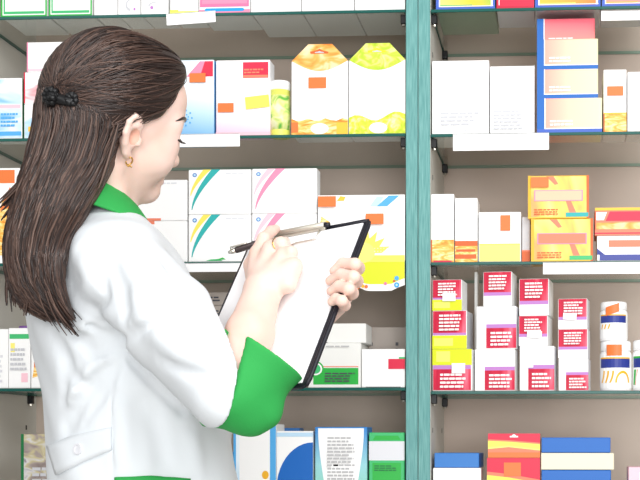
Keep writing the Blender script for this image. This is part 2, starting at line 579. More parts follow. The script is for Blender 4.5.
def hexcarton(label, pl, pr, ptop, pshoulder, headmat, footmat, sticker, z0, Yf=.006, depth=.07):
    xl, xr = xat(pl, Yf), xat(pr, Yf)
    w = xr - xl
    h = zat((pl + pr) / 2, ptop, Yf) - z0
    hs = zat((pl + pr) / 2, pshoulder, Yf) - z0
    m = MB()
    m.keep = True
    m.box((-w / 2, 0, 0), (w / 2, depth, hs), 'white', .001)
    # handle flap: a board standing up from the front panel, with a hand slot
    flap = [(-w / 2, hs - .001), (w / 2, hs - .001), (w * .22, h), (-w * .2, h)]
    m.prism(flap[::-1] if False else flap, -.0006, .0014, headmat)
    slot = [((u) * w, hs + (h - hs) * v) for u, v in ((-.16, .42), (.14, .42), (.16, .52), (.05, .62), (0, .72), (-.06, .62), (-.17, .55))]
    m.add([(x, -.0011, zz) for x, zz in slot], [list(range(len(slot)))], 'rust' if headmat == 'orangehead' else 'lime')
    slot2 = [(x * .5, -.0013, hs + (h - hs) * .46 + (zz - hs - (h - hs) * .42) * .4) for x, zz in slot]
    m.add(slot2, [list(range(len(slot2)))], 'greyprint')
    # lower edge of the printed head is a shallow bow
    bow = [((k / 14 - .5) * w, hs - (hs * .14) * math.sin(math.pi * k / 14)) for k in range(15)]
    m.add([(x, -.0008, zz) for x, zz in bow] + [(w / 2, -.0008, hs), (-w / 2, -.0008, hs)], [list(range(17))], headmat)
    foot = [(-w / 2, 0), (w / 2, 0)] + [((.5 - k / 10) * w, hs * (.2 + (.05 * math.sin(k * .9) if footmat == 'citrus' else .02 * math.sin(k * 2.0)) + (.06 * (1 - k / 10) if footmat == 'citrus' else 0))) for k in range(11)]
    m.add([(x, -.0009, zz) for x, zz in foot], [list(range(len(foot)))], footmat)
    decorate(m, w, hs, -.001, [('white', disc((.52 if footmat == 'citrus' else .5, .08), .16, w / hs * .6))] + ([('orange', rect(0, .03, .12, .17)), ('amber', rect(.8, .0, 1, .16))] if footmat != 'citrus' else []))
    o = m.build('medicine_carton', None, ((xl + xr) / 2, Yf, z0 + GAP))
    tag(o, label, 'carton', 'hexagon-topped cartons')
    if sticker:
        s = MB()
        s.box((-.018, -.0008, -.011), (.018, 0, .011), 'orange')
        so = s.build('price_sticker', o, (-w * .5 + w * .46, -.0012, hs * .70))
        so['label'] = 'blank orange price sticker'


hexcarton('white carton with an orange hexagonal handle top, right of the tablet tube', 291.5, 348, 44.5, 61, 'orangehead', 'leafprint', True, T2)
hexcarton('white carton with a lime hexagonal handle top, against the upright', 349, 405.5, 43.5, 60, 'limehead', 'citrus', False, T2)
shelf_strip('blank white label strip on the second shelf, at the tip of the person\'s eyelashes', 174, 240, 134, 147, 0)

# ---- third shelf
carton('white carton with orange leaf print behind the ends of the hair at left', (-10, 168, 23), T3, 'white', depth=.07,
       decor=[('orange', rect(0, .84, .75, .98)), ('leafprint', [(.1, .1), (.9, .05), (.95, .5), (.5, .75), (.2, .5)]), ('orange', [(.3, .55), (.9, .62), (.6, .8)]), ('lime', rect(.6, .05, .98, .12))])
swb = [('palegrey', rect(.5, .92, .98, .94))]


def curve(ut, wt, ub, vb):
    """swoosh falling from the top edge (ut, width wt) to a point at (ub, vb)"""
    l, r = [], []
    for k in range(13):
        q = k / 12
        v = vb + (1 - vb) * q
        u = ub + (ut - ub) * q ** 1.7
        l.append((u, v))
        r.append((u + .012 + wt * q, v))
    return l + r[::-1]


def swoosh(c1, c2, extra=None):
    d = [(c1, curve(.24, .11, .03, .42)), (c2, curve(.37, .13, .05, .10)), ('midblue', disc((.1, .88), .035, 1.3)), ('paleblue', disc((.1, .88), .02, 1.3))]
    d += textbars(.6, .9, .98, .95, 1, 'palegrey', 5)
    return d + (extra or [])


grn = [('emerald', [(.28, .02), (.55, .02), (.5, .06), (.36, .05)]), ('green', [(.44, .04), (.6, .05), (.55, .09)])]
bsw = [('midblue', curve(.22, .05, .02, .05)), ('salmon', rect(.3, .0, .6, .06))] + textbars(.5, .9, .95, .96, 1, 'palegrey', 2)
z = carton('white carton with a blue stripe, lower one just in front of the person\'s chin', (122, 221, 187), T3, 'white', decor=[('salmon', rect(.2, .92, .5, 1))], depth=.1, group='white cartons in front of the chin')
carton('white carton with a blue stripe, upper one just in front of the person\'s chin', (122, 180, 187), z, 'white', decor=bsw, depth=.1, group='white cartons in front of the chin')
z = carton('white carton with yellow and teal swooshes, lower of two behind the pen', (188.5, 214.5, 251), T3, 'white', decor=swoosh('yellow', 'teal', grn), depth=.06, group='yellow and teal swoosh cartons')
carton('white carton with yellow and teal swooshes, upper of two, level with the person\'s chin', (188.5, 169.5, 251), z, 'white', decor=swoosh('yellow', 'teal'), depth=.1, group='yellow and teal swoosh cartons')
z = carton('white carton with pink swooshes, lower of two, behind the writing hand', (252, 213.5, 317), T3, 'white', decor=swoosh('palepink', 'pink'), depth=.035, group='pink swoosh cartons')
carton('white carton with pink swooshes, upper of two, above the writing hand', (252, 168.5, 317), z, 'white', decor=swoosh('palepink', 'pink'), depth=.035, group='pink swoosh cartons')

# shelf-front display carton with a wavy skirt that hangs over the shelf edge
Yd = -.004
xl, xr = xat(318, Yd), xat(404.6, Yd)
wd = xr - xl
zt, zb = zat(362, 195, Yd), zat(362, 291, Yd)
hd = zt - zb
m = MB()
m.keep = True
m.box((-wd / 2, .0058, T3 + GAP - zb), (wd / 2, .07, hd), 'white', .001)
wave = [(wd * (k / 20 - .5), hd * (.02 + .05 * math.sin(k * .42 - 1.2))) for k in range(21)]
wave = [(x, max(zz, 0)) for x, zz in wave]
panel = wave + [(wd / 2, hd), (-wd / 2, hd)]
m.prism(panel[::-1], 0, .002, 'white')
limeb = [(-wd / 2, hd * .09), ] + [(x, zz + hd * .07) for x, zz in wave[1:]] + [(wd / 2, hd * .30), (wd * .1, hd * .36), (-wd * .2, hd * .36), (-wd / 2, hd * .2)]
m.add([(x, -.0002, zz) for x, zz in limeb], [list(range(len(limeb)))], 'lime')
star = []
for k in range(17):
    a = R(170 - 160 * k / 16)
    rr = .33 if k % 2 else .22
    star.append((.52 + rr * math.cos(a), .36 + rr * math.sin(a) * .9))
dd = [('yellow', star), ('yellow', rect(0.0, .3, 1, .37)), ('paleyellow', disc((.50, .40), .16, .7)), ('paleblue', [(.6, .88), (.7, .88), (.76, .98), (.68, .98)]), ('skyblue', [(.68, .88), (.8, .88), (.94, .99), (.82, .99)]),
      ('amber', [(.22, .94), (.3, .94), (.32, .98), (.26, .99)]), ('leafprint', [(.01, .60), (.1, .56), (.14, .72), (.04, .78)]), ('gold', disc((.06, .66), .03, .8)),
      ('skyblue', disc((.91, .13), .026, .9)), ('cyan', disc((.91, .06), .03, .9)), ('paleblue', disc((.91, .06), .014, .9)), ('hotpink', disc((.78, .075), .018, .9)), ('red', disc((.88, .10), .012, .9)),
      ('orange', disc((.46, .04), .026, .9)), ('gold', disc((.52, .05), .02, .9)), ('salmon', disc((.4, .03), .024, .9)), ('orange', disc((.56, .045), .02, .9))]
dd += [('palegrey', disc((.66 + .035 * (k % 6), .38 + .03 * (k // 6)), .006, .9, 6)) for k in range(18)]
decorate(m, wd, hd, -.0003, dd)
o = m.build('display_carton', None, ((xl + xr) / 2, Yd, zb))
tag(o, 'white display carton with a yellow sunburst and wavy lime skirt behind the clipboard', 'carton')
for (u, v) in ((.11, .93), (.66, .745)):
    s = MB()
    s.box((-.018, -.0008, -.0105), (.018, 0, .0105), 'orange')
    so = s.build('price_sticker', o, ((u - .5) * wd, -.006, v * hd))
    so['label'] = 'blank orange price sticker'
shelf_strip('blank white label strip on the third shelf, under the teal swoosh cartons', 180, 246, 263, 272)

# ---- fourth shelf
carton('white carton cut by the left edge of the picture on the fourth shelf', (-22, 329, 8), T4, 'white', depth=.08, decor=textbars(.3, .1, .9, .6, 6, 'palegrey', 9), Yf=.006)
carton('white carton with a green title bar on the fourth shelf, behind the person\'s back', (8.5, 328, 30), T4, 'white', depth=.08, decor=[('emerald', rect(.05, .82, .95, .9)), ('paleyellow', rect(.1, .6, .3, .75)), ('palepink', rect(.6, .1, .9, .25))] + textbars(.1, .3, .9, .7, 5, 'greyprint', 10))
carton('white carton with orange leaves beside the person\'s back on the fourth shelf', (31, 336, 62), T4, 'white', depth=.08, decor=[('leafprint', [(.05, .2), (.4, .25), (.45, .5), (.15, .6)]), ('orange', rect(.1, .4, .2, .5))])
# little violet-capped bottle behind them
vb = empty('medicine_bottle', (xat(25, .12), .12, T4 + GAP), 'small white bottle with a violet cap behind the green-titled carton', 'bottle')
hh = zat(25, 333, .12) - T4
m = MB()
m.lathe([(.016, 0), (.018, .003), (.018, hh - .012), (.010, hh - .002), (.010, hh)], 'capwhite')
m.build('bottle_body', vb, smooth=True)
m = MB()
m.lathe([(.0125, hh - .001), (.0125, hh + .012), (.011, hh + .014)], 'purple')
m.build('cap', vb, smooth=True)

gtxt = textbars(.1, .3, .55, .75, 2, 'darkprint', 12) + textbars(.62, .3, .95, .75, 2, 'darkprint', 13)
z = T4
pys = [374, 360, 346, 332.5, 319, 305.5, 292]
nth = ['bottom', 'second from the bottom', 'third from the bottom', 'fourth from the bottom', 'third from the top', 'second from the top', 'topmost']
for k, py in enumerate(pys):
    z = carton('flat grey carton, %s of the stack left of the clipboard' % nth[k], (176, py, 262), z, 'greige', decor=gtxt, depth=.09, Yf=.09, group='flat grey cartons stacked left of the clipboard')
z = carton('white carton with a green lower panel and round green emblem under the clipboard', (308, 343, 361), T4, 'offwhite', depth=.09, Yf=.012,
           decor=[('green', rect(.1, .07, .95, .44)), ('salmon', rect(.12, .46, .95, .48)), ('green', disc((.14, .42), .16, 1.1)), ('white', disc((.14, .42), .13, 1.1)), ('emerald', disc((.14, .42), .10, 1.1)), ('white', disc((.10, .42), .05, 1.1))]
           + textbars(.32, .13, .9, .36, 4, 'darkprint', 14) + textbars(.25, .91, .95, .96, 1, 'midgrey', 15))
carton('plain white carton lying on the green-panelled one', (311, 323.5, 366), z, 'offwhite', depth=.08, Yf=.02, decor=[('darkprint', rect(.1, .0, .3, .04))])
carton('white carton with a red sticker against the upright on the fourth shelf', (361.5, 349, 405), T4, 'white', depth=.07, Yf=.008,
       decor=[('darkprint', rect(.1, .0, .9, .02)), ('emerald', rect(.86, .74, 1, .79))], stickers=[(.62, .48, 1.0, .74, 'red')])
carton('drab grey carton standing behind the red-stickered white one', (362, 327, 407), T4, 'greige', depth=.06, Yf=.11, decor=textbars(.15, .5, .25, .8, 3, 'darkprint', 16) + textbars(.75, .5, .82, .8, 3, 'darkprint', 17))

# ---- bottom shelf
carton('silver-grey mottled carton with a green edge at lower left', (21, 434, 78), T5, 'sheetprint', depth=.10, Yf=.02, decor=[('darkgreen', rect(0, 0, .05, 1))] + textbars(.2, .3, .9, .6, 4, 'greyprint', 18))
carton('blue carton half hidden behind the hem of the white coat', (216, 452, 233), T5, 'midblue', depth=.06, Yf=.03)
carton('white carton with sky blue edges under the green cuff', (233.5, 424, 276), T5, 'white', depth=.08, Yf=.01, decor=[('skyfade', rect(0, 0, .14, 1)), ('skyblue', rect(.0, 0, .06, 1)), ('skyblue', rect(.86, .0, 1, 1)), ('gold', disc((.75, .42), .08, .6))])
carton('slim carton with a dark blue lid standing behind the blue disc carton', (262, 428, 300), T5, 'midblue', depth=.04, Yf=.13)
carton('white carton with a big blue disc on the bottom shelf', (276.5, 431, 313), T5, 'white', depth=.08, Yf=.012,
       decor=[('blue', [(0, 0), (1, 0), (1, .86)] + [(1 - 1.0 * math.sin(R(a)), .28 + .58 * math.cos(R(a))) for a in range(0, 91, 8)]), ('paleblue', rect(.0, .93, 1, .98))])
m = None
carton('white carton with blue-green curved sides and rows of print on the bottom shelf', (315, 427, 367), T5, 'bluegreenfade', depth=.07, Yf=.008,
       decor=[('white', [(.06, .985), (.94, .985)] + [(.94 - .16 * math.sin(R(90 * k / 12)) ** 2, .98 - .98 * k / 12) for k in range(13)] + [(.06 + .16 * math.sin(R(90 * k / 12)) ** 2, .98 - .98 * k / 12) for k in range(12, -1, -1)])]
       + textbars(.24, .3, .78, .9, 15, 'midgrey', 19))
carton('bright green carton with a pale blank label against the upright on the bottom shelf', (369, 432.5, 404.5), T5, 'emerald', depth=.07, Yf=.008,
       decor=[('palegrey', rect(0, .65, 1, .89)), ('green', [(.1, .905), (.9, .905), (.82, .96), (.18, .96)]), ('green', rect(.1, .0, .9, .62))] + textbars(.15, .52, .8, .60, 3, 'darkgreen', 20))

# =========================================================== right cabinet
T1, T2, T3, T4, T5 = TOP['right']


def bordered(inner, strip):
    return [('royal', rect(0, 0, 1, 1)), ('white', rect(.04, .0, .96, .95)), (inner, rect(.07, .0, .93, .9)), ('royal', rect(0, 0, 1, .045)), ('royal', rect(0, 0, .05, 1)), ('white', rect(.05, .05, .97, .06)), (strip, rect(.07, .065, .62, .08))]


carton('blue-bordered carton with a green and yellow panel on the topmost shelf', (436, 0, 495), T1, 'sage', decor=bordered('rainbowfade', 'emerald'), depth=.16, hmax=.12)
carton('crimson carton on the topmost shelf between blue-bordered ones', (496.5, 0, 534), T1, 'palegrey', decor=[('crimson', rect(0, 0, 1, 1)), ('red', rect(.05, .04, 1, 1)), ('white', rect(.06, .06, .08, .3))], depth=.12, hmax=.12)
carton('blue-bordered carton with an orange panel above the peach stack', (535, 0, 600.5), T1, 'palegrey', decor=bordered('warmfade', 'paleyellow'), depth=.13, hmax=.12)
carton('blue-bordered carton with a red panel at the right end of the topmost shelf', (602, 0, 660), T1, 'palegrey', decor=bordered('rosefade', 'gold'), depth=.13, hmax=.12)
shelf_strip('blank white label strip at the right end of the topmost shelf', 601, 668, 10.5, 20.5)

# ---- second shelf
carton('large white carton with faint print against the upright, left of its twin', (432, 60.5, 489), T2, 'white', depth=.12, decor=textbars(.15, .12, .85, .32, 4, 'greyprint', 21) + textbars(.4, .04, .7, .08, 1, 'palegrey', 22))
carton('large white carton with faint print, next to the peach and blue stack', (490, 66, 534.5), T2, 'white', depth=.12, decor=textbars(.08, .06, .8, .36, 6, 'greyprint', 23) + [('palegrey', rect(.985, 0, 1, 1))])
peach = [('blue', rect(0, 0, .115, 1)), ('white', rect(.115, .12, .13, 1)), ('blue', rect(.0, 0, 1, .13)), ('white', rect(.115, .13, 1, .16))] + textbars(.2, .24, .62, .46, 2, 'white', 24)
z = carton('peach carton with a blue spine, bottom of its stack of four', (537, 98, 602), T2, 'peachfade', decor=[('blue', rect(0, 0, .115, 1)), ('white', rect(.115, .05, .13, 1)), ('royal', rect(0, 0, 1, .1)), ('white', rect(.115, .1, 1, .13))] + textbars(.2, .2, .62, .4, 2, 'white', 24), depth=.09, Yf=.004, group='peach cartons with blue spines')
z = carton('peach carton with a blue spine, second from the bottom of its stack of four', (537, 69, 598), z, 'peachfade', decor=peach, depth=.09, Yf=.008, group='peach cartons with blue spines')
z = carton('peach carton with a blue spine, second from the top of its stack of four', (537, 39, 598), z, 'peachfade', decor=peach, depth=.09, Yf=.012, group='peach cartons with blue spines')
carton('rose carton with a blue spine, topmost of the peach stack', (537, 18.5, 595), z, 'rosefade', decor=[('blue', rect(0, 0, .115, 1)), ('white', rect(.115, 0, .13, 1))] + textbars(.2, .04, .66, .2, 2, 'white', 25), depth=.08, Yf=.03, group='peach cartons with blue spines')
carton('tall white carton with an orange foot and orange sticker right of the peach stack', (603.5, 69.5, 626.5), T2, 'white', decor=[('leafprint', rect(0, 0, 1, .29)), ('rust', rect(0, .0, .05, .3)), ('amber', rect(.0, .29, 1, .31))], depth=.09, stickers=[(.16, .58, .86, .73)])
carton('plain white carton at the right end of the second shelf', (627.5, 71.5, 668), T2, 'white', depth=.09, decor=textbars(.1, .6, .8, .9, 3, 'palegrey', 26))
shelf_strip('long blank white label strip on the second shelf, under the large white cartons', 453, 549, 133.5, 150.5)

# ---- third shelf
carton('tall white carton with an orange grain print, against the upright on the third shelf', (431, 194, 454), T3, 'white', decor=[('leafprint', rect(0, 0, 1, .33)), ('rust', rect(0, 0, .05, .33)), ('red', rect(.1, 0, .9, .025)), ('palegrey', rect(.1, .4, .75, .62)), ('white', rect(.12, .41, .73, .61))], depth=.07)
carton('white carton with a rust brown grain foot, second from the upright on the third shelf', (455, 198, 477.5), T3, 'white', decor=[('leafprint', rect(0, 0, 1, .33)), ('rust', rect(0, .05, .95, .12)), ('rust', rect(.05, .16, .9, .2)), ('rust', rect(0, .25, 1, .33)), ('palegrey', rect(.2, .42, .75, .6)), ('white', rect(.22, .43, .73, .59))], depth=.07)
carton('white carton with a pale yellow lower half and orange sticker on the third shelf', (478.5, 212, 521), T3, 'white', decor=[('paleyellow', rect(.02, .01, .98, .36)), ('yellow', rect(.02, .34, .98, .365))] + textbars(.35, .42, .6, .7, 4, 'palegrey', 27), depth=.07, stickers=[(.52, .62, .75, .93)])
carton('narrow grey carton with a brown foot tucked between the yellow-footed and orange cartons', (522, 217, 530), T3, 'greyprint', decor=[('rust', rect(0, 0, 1, .25)), ('salmon', rect(0, .25, 1, .28))], depth=.06, Yf=.025)


def orangebox(sticker_block):
    return [('orangeprint', rect(.02, .02, .98, .98)), ('salmon', [(.3, .98), (.42, .98), (.5, .8), (.44, .78)]), ('salmon', [(.62, .4), (.7, .42), (.8, .1), (.7, .05)]), ('gold', rect(0, 0, .05, 1)), ('amber', rect(0, .0, 1, .03)), ('rust', rect(.96, 0, 1, 1)),
            ('pink', rect(.1, .4, .9, .66)), (sticker_block, rect(.12, .42, .88, .64)), ('emerald' if sticker_block == 'salmon' else 'teal', rect(.62, .03, .99, .13))] + textbars(.1, .08, .5, .24, 3, 'rust', 28)


z = carton('yellow-orange carton with a turquoise corner, lower of two on the third shelf', (531, 218.5, 593), T3, 'gold', decor=orangebox('salmon'), depth=.08, Yf=.006, group='yellow-orange cartons')
carton('yellow-orange carton with a turquoise corner and orange sticker, upper of two', (528, 175.5, 589), z, 'gold', decor=orangebox('peach'), depth=.08, Yf=.006, stickers=[(.05, .72, .34, .96)], group='yellow-orange cartons')
z = carton('white carton with an orange bar and blue foot under the speckled red one', (597, 235.5, 662), T3, 'white', decor=[('indigo', rect(.04, .02, 1, .25)), ('white', rect(.2, .25, 1, .3)), ('salmon', rect(.18, .55, 1, .82)), ('navy', [(0, .25), (.12, .25), (.0, .5)])], depth=.08)
carton('red and orange carton with speckled corner on top of the orange-barred white one', (595, 207.5, 662), z, 'salmon', decor=[('red', [(.16, .52), (1, .52), (1, .86), (.22, .86)]), ('amber', rect(0, .9, 1, 1)), ('white', [(.02, .55), (.13, .55), (.18, .84), (.02, .84)]), ('orangehead', rect(.02, .22, 1, .46)), ('salmon', rect(0, 0, 1, .2)), ('red', rect(0, .05, 1, .1))], depth=.08)
shelf_strip('long blank white label strip under the yellow-orange cartons', 543, 668, 262, 274)

# ---- fourth shelf: red and white stacks
def redbox(pattern, seed, patch=None):
    """pattern: 'RL' red above a lime foot, 'LR' lime head over red, 'WR' white head over red, 'RW' red over a white foot"""
    tx = lambda v0, v1, n, u0=.2, u1=.85: textbars(u0, v0, u1, v1, n, 'white', seed)
    if pattern == 'RL':
        d = [('redprint', rect(.02, .38, .98, .99)), ('lilac', rect(.02, .36, .98, .42)), ('lime', rect(0, 0, 1, .35)), ('yellowgreen', rect(.05, .08, .6, .28))] + tx(.48, .94, 5)
    elif pattern == 'LR':
        d = [('lime', rect(0, .62, 1, 1)), ('yellowgreen', rect(.1, .7, .45, .95)), ('lilac', rect(.02, .52, .98, .62)), ('redprint', rect(.02, .02, .98, .52))] + tx(.08, .46, 4)
    elif pattern == 'WR':
        d = [('lilac', rect(.25, .48, 1, .58)), ('redprint', rect(.25, .02, 1, .49))] + tx(.08, .44, 4, .36, .95)
    else:
        d = [('redprint', rect(.02, .38, .98, .99)), ('lilac', rect(.02, .3, .98, .4))] + tx(.48, .94, 5)
    return d


G = 'red and white cartons on the fourth shelf'
ya = R(-6)
def stack(x, rows, desc):
    z = T4
    for k, (pl, pt, pr, pat, right, dz, words, st) in enumerate(rows):
        z = carton(words, (pl, pt, pr), z, 'white', decor=redbox(pat, 30 + k + int(pl)), depth=dz, Yf=.004 + .003 * k, yaw=ya, right=right, stickers=st, group=G)


stack(0, [(432, 349, 472, 'LR', 'white', .07, 'crimson carton with a lime top edge, bottom of the stack by the upright', [(.5, .42, .84, .66, 'white')]),
          (432, 310.5, 467, 'RL', 'greyprint', .07, 'crimson carton with a lime foot, middle of the stack by the upright', []),
          (432, 279.5, 462, 'RL', 'white', .06, 'crimson carton with a lime foot, topmost of the stack by the upright', [(.36, .3, .8, .56, 'white')])], '')
stack(0, [(474.5, 349, 515, 'WR', 'white', .05, 'white carton with a crimson lower panel, bottom of the second stack', []),
          (476, 306, 516.5, 'WR', 'palegrey', .06, 'white carton with a crimson lower panel, middle of the second stack', []),
          (483, 271.5, 512, 'RW', 'white', .07, 'crimson carton with a white foot, topmost of the tallest second stack', [])], '')
stack(0, [(519.5, 346, 554.5, 'WR', 'palegrey', .06, 'white carton with a crimson lower panel, bottom of the third stack', [(.02, .52, .4, .72, 'white')]),
          (518.5, 315.5, 548, 'RW', 'white', .08, 'crimson carton with a white foot and torn white label, middle of the third stack', [(.3, .26, .8, .5, 'white', 6)]),
          (519, 278.5, 549, 'RW', 'white', .08, 'crimson carton with a tall white foot, topmost of the third stack', [])], '')
stack(0, [(558.5, 358.5, 588.5, 'WR', 'palegrey', .05, 'crimson and white carton, bottom of the stack left of the navy-labelled bottles', []),
          (558, 329, 588, 'RW', 'palegrey', .05, 'crimson and white carton, middle of the stack left of the navy-labelled bottles', []),
          (558, 298.5, 587.5, 'RW', 'palegrey', .05, 'crimson and white carton, topmost of the stack left of the navy-labelled bottles', [(.18, .3, .64, .52, 'white', 4)])], '')
carton('thin white carton standing behind the second crimson stack', (474.5, 272, 477.5), T4, 'offwhite', depth=.05, Yf=.09)


def pill_bottle(label, pl, pr, ptop, z0, Yc, kind, tilt):
    xl, xr = xat(pl, Yc), xat(pr, Yc)
    r = (xr - xl) / 2
    h = zat((pl + pr) / 2, ptop, Yc) - z0
    root = empty('pill_bottle', ((xl + xr) / 2, Yc, z0 + GAP), label, 'bottle', 'white pill bottles')
    m = MB()
    m.lathe([(r * .95, 0), (r, .003), (r, h * .74), (r * .92, h * .79), (r * .84, h * .8)], 'capwhite')
    m.build('bottle_body', root, smooth=True)
    m = MB()
    m.lathe([(r * .92, h * .8), (r * .96, h * .81), (r * .96, h * .97), (r * .9, h)], 'capwhite')
    m.build('cap', root, smooth=True)
    # wrap-round label: navy band with golden arcs beneath
    m = MB()

    def wrap(u, v, off):
        a = -math.pi / 2 + u
        return ((r + off) * math.cos(a), (r + off) * math.sin(a), v * h)

    def band(u0, u1, v0, v1, name, off):
        n = 10
        vs = [wrap(u0 + (u1 - u0) * k / n, v0, off) for k in range(n + 1)] + [wrap(u0 + (u1 - u0) * k / n, v1, off) for k in range(n + 1)]
        m.add(vs, [[k, k + 1, n + 2 + k, n + 1 + k] for k in range(n)], name)
    band(-1.5, 1.5, .06, .72, 'white', .0004)
    band(-1.2, .98, .46, .64, 'navy', .0007)
    band(-1.2, .98, .64, .67, 'gold', .0007)
    if kind == 'arcs':
        for c0, rr in ((.2, .62), (.2, .50)):
            pass
        for k in range(3):
            for q in range(6):
                t0, t1 = q / 6, (q + 1) / 6
                u = lambda t: -1.1 + .32 * k + .2 * (1 - t) ** 2 * -1 + .2
                v = lambda t: .16 + .24 * t
                vs = [wrap(u(t0), v(t0), .0008), wrap(u(t0) + .12, v(t0), .0008), wrap(u(t1) + .12, v(t1), .0008), wrap(u(t1), v(t1), .0008)]
                m.add(vs, [[0, 1, 2, 3]], 'gold')
        for q in range(14):
            a0, a1 = math.pi * q / 14, math.pi * (q + 1) / 14
            vs = [wrap(.42 + .5 * math.cos(a0), .16 + .24 * math.sin(a0), .0008), wrap(.42 + .38 * math.cos(a0), .16 + .19 * math.sin(a0), .0008),
                  wrap(.42 + .38 * math.cos(a1), .16 + .19 * math.sin(a1), .0008), wrap(.42 + .5 * math.cos(a1), .16 + .24 * math.sin(a1), .0008)]
            m.add(vs, [[0, 1, 2, 3]], 'gold')
    elif kind == 'ticks':
        for k in range(3):
            vs = [wrap(-1.1 + .3 * k, .3, .0008), wrap(-1.0 + .3 * k, .3, .0008), wrap(-.86 + .3 * k, .42, .0008), wrap(-.98 + .3 * k, .42, .0008)]
            m.add(vs, [[0, 1, 2, 3]], 'gold')
    else:
        band(-1.2, .98, .64, .68, 'green', .0009)
        vs = [wrap(-1.0, .12, .0008), wrap(-.3, .14, .0008), wrap(.3, .4, .0008), wrap(-.8, .42, .0008)]
        m.add(vs, [[0, 1, 2, 3]], 'orange')
        vs = [wrap(-1.2, .12, .0009), wrap(-1.05, .12, .0009), wrap(-.9, .42, .0009), wrap(-1.1, .42, .0009)]
        m.add(vs, [[0, 1, 2, 3]], 'green')
    lo = m.build('printed_label', root)
    lo['label'] = 'white label with a navy band'
    if tilt is not None:
        s = MB()
        n = 8
        vs = []
        for j in (0, 1):
            for k in range(n + 1):
                u = -.62 + .95 * k / n
                vs.append(wrap(u, (.70 if j == 0 else .92) + tilt * u, .0016))
        s.add(vs, [[k, k + 1, n + 2 + k, n + 1 + k] for k in range(n)], 'orange')
        so = s.build('price_sticker', root)
        so['label'] = 'blank orange price sticker'
    return z0 + h


zz = pill_bottle('white pill bottle with golden arcs and navy band, standing on the fourth shelf', 600, 631.5, 342, T4, .040, 'arcs', 0)
pill_bottle('smaller white pill bottle with a crooked orange sticker, standing on another bottle', 600, 627.5, 303, zz, .038, 'ticks', .12)
pill_bottle('white pill bottle with a green and orange label at the right picture edge', 632.5, 663, 341, T4, .040, 'green', None)

# ---- bottom shelf
z = carton('white carton beneath a blue one, beside the upright on the bottom shelf', (433, 468, 481), T5, 'white', depth=.07, Yf=.01)
carton('plain blue carton lying on a white one beside the upright', (434, 453, 479), z, 'midblue', depth=.07, Yf=.012, yaw=R(-4), right='blue')
stripes = [('salmon', rect(0, .0, 1, 1)), ('yellow', [(0, .4), (.4, .48), (1, .34), (1, .56), (.4, .66), (0, .7)]), ('paleyellow', [(0, .36), (.4, .44), (1, .3), (1, .36), (.4, .5), (0, .43)]), ('red', [(.0, .76), (.4, .72), (1, .62), (1, 1), (0, 1)]), ('orange', rect(0, 0, 1, .22))]
z = carton('carton with wavy red, yellow and orange stripes, lower of two on the bottom shelf', (487, 458, 540), T5, 'salmon', decor=stripes, depth=.07, Yf=.008, stickers=[(.32, .68, .64, .92)], group='wavy striped cartons')
carton('carton with wavy red, yellow and orange stripes and a hanging slot, upper of two', (488, 433.5, 540), z, 'salmon', decor=stripes + [('white', rect(.42, .84, .58, .9)), ('white', disc((.5, .9), .04, 1.6))], depth=.07, Yf=.01, group='wavy striped cartons')
z = carton('deep blue box under the cream one on the bottom shelf', (541.5, 470, 611), T5, 'blue', depth=.09, Yf=.008, name='flat_box', cat='box')
z = carton('cream box sandwiched between two deep blue boxes', (541, 453, 614), z, 'ivory', depth=.09, Yf=.006, name='flat_box', cat='box')
carton('deep blue box topping the cream one on the bottom shelf', (541.5, 437.5, 610.5), z, 'blue', depth=.09, Yf=.008, name='flat_box', cat='box')
carton('pale pink carton at the lower right corner of the picture', (628.5, 467, 665), T5, 'palepink', decor=[('white', rect(.3, 0, 1, .9))], depth=.07, Yf=.01)
# ================================================================= person
mat('cloth_white', (222, 227, 231), .75, spec=.15, bump=(420, .12, .0006))
mat('cloth_green', (50, 160, 78), .7, spec=.2, bump=(380, .3, .001))
ramp_mat('skin', [(0.35, (232, 197, 182)), (0.65, (238, 208, 196))], scale=16, rough=.5)
sk = MATS['skin'].node_tree.nodes['Principled BSDF']
sk.inputs['Subsurface Weight'].default_value = .12
sk.inputs['Subsurface Radius'].default_value = (.012, .005, .003)
sk.inputs['Subsurface Scale'].default_value = 1.0
mat('lip', (206, 124, 118), .4)
mat('earpink', (224, 172, 152), .5)
mat('hair_base', (46, 32, 27), .45, spec=.4)
mat('hair_dark', (40, 27, 23), .38, spec=.5)
mat('hair_mid', (72, 52, 44), .36, spec=.5)
mat('hair_light', (98, 76, 66), .36, spec=.5)
mat('goldmetal', (222, 176, 104), .25, 1.0)
mat('nailred', (200, 40, 44), .2)
mat('eyewhite', (238, 236, 234), .2)
mat('iris', (60, 42, 34), .2)
mat('trousercloth', (236, 238, 240), .8)
mat('boardblack', (24, 24, 34), .45, bump=(300, .2))
mat('gunmetal', (88, 78, 78), .3, .7)
mat('chrome', (222, 218, 208), .34, 1.0)


def A(*p):
    return np.array(p, dtype=float)


def rc(p, a, b, ra, rb):
    a, b = np.asarray(a, float), np.asarray(b, float)
    ab = b - a
    t = np.clip(((p - a) @ ab) / max(ab @ ab, 1e-12), 0, 1)
    return np.linalg.norm(p - a - t[..., None] * ab, axis=-1) - (ra + t * (rb - ra))


def chain(p, pts, rs, k=.004):
    d = None
    for i in range(len(pts) - 1):
        e = rc(p, pts[i], pts[i + 1], rs[i], rs[i + 1])
        d = e if d is None else smin(d, e, k)
    return d


def ell(p, c, r):
    q = p - np.asarray(c, float)
    r = np.asarray(r, float)
    k0 = np.linalg.norm(q / r, axis=-1)
    k1 = np.linalg.norm(q / (r * r), axis=-1) + 1e-9
    return np.where(k0 < .05, -r.min(), k0 * (k0 - 1) / k1)


def smin(a, b, k):
    h = np.clip(.5 + .5 * (b - a) / k, 0, 1)
    return b * (1 - h) + a * h - k * h * (1 - h)


def smax(a, b, k):
    return -smin(-a, -b, k)


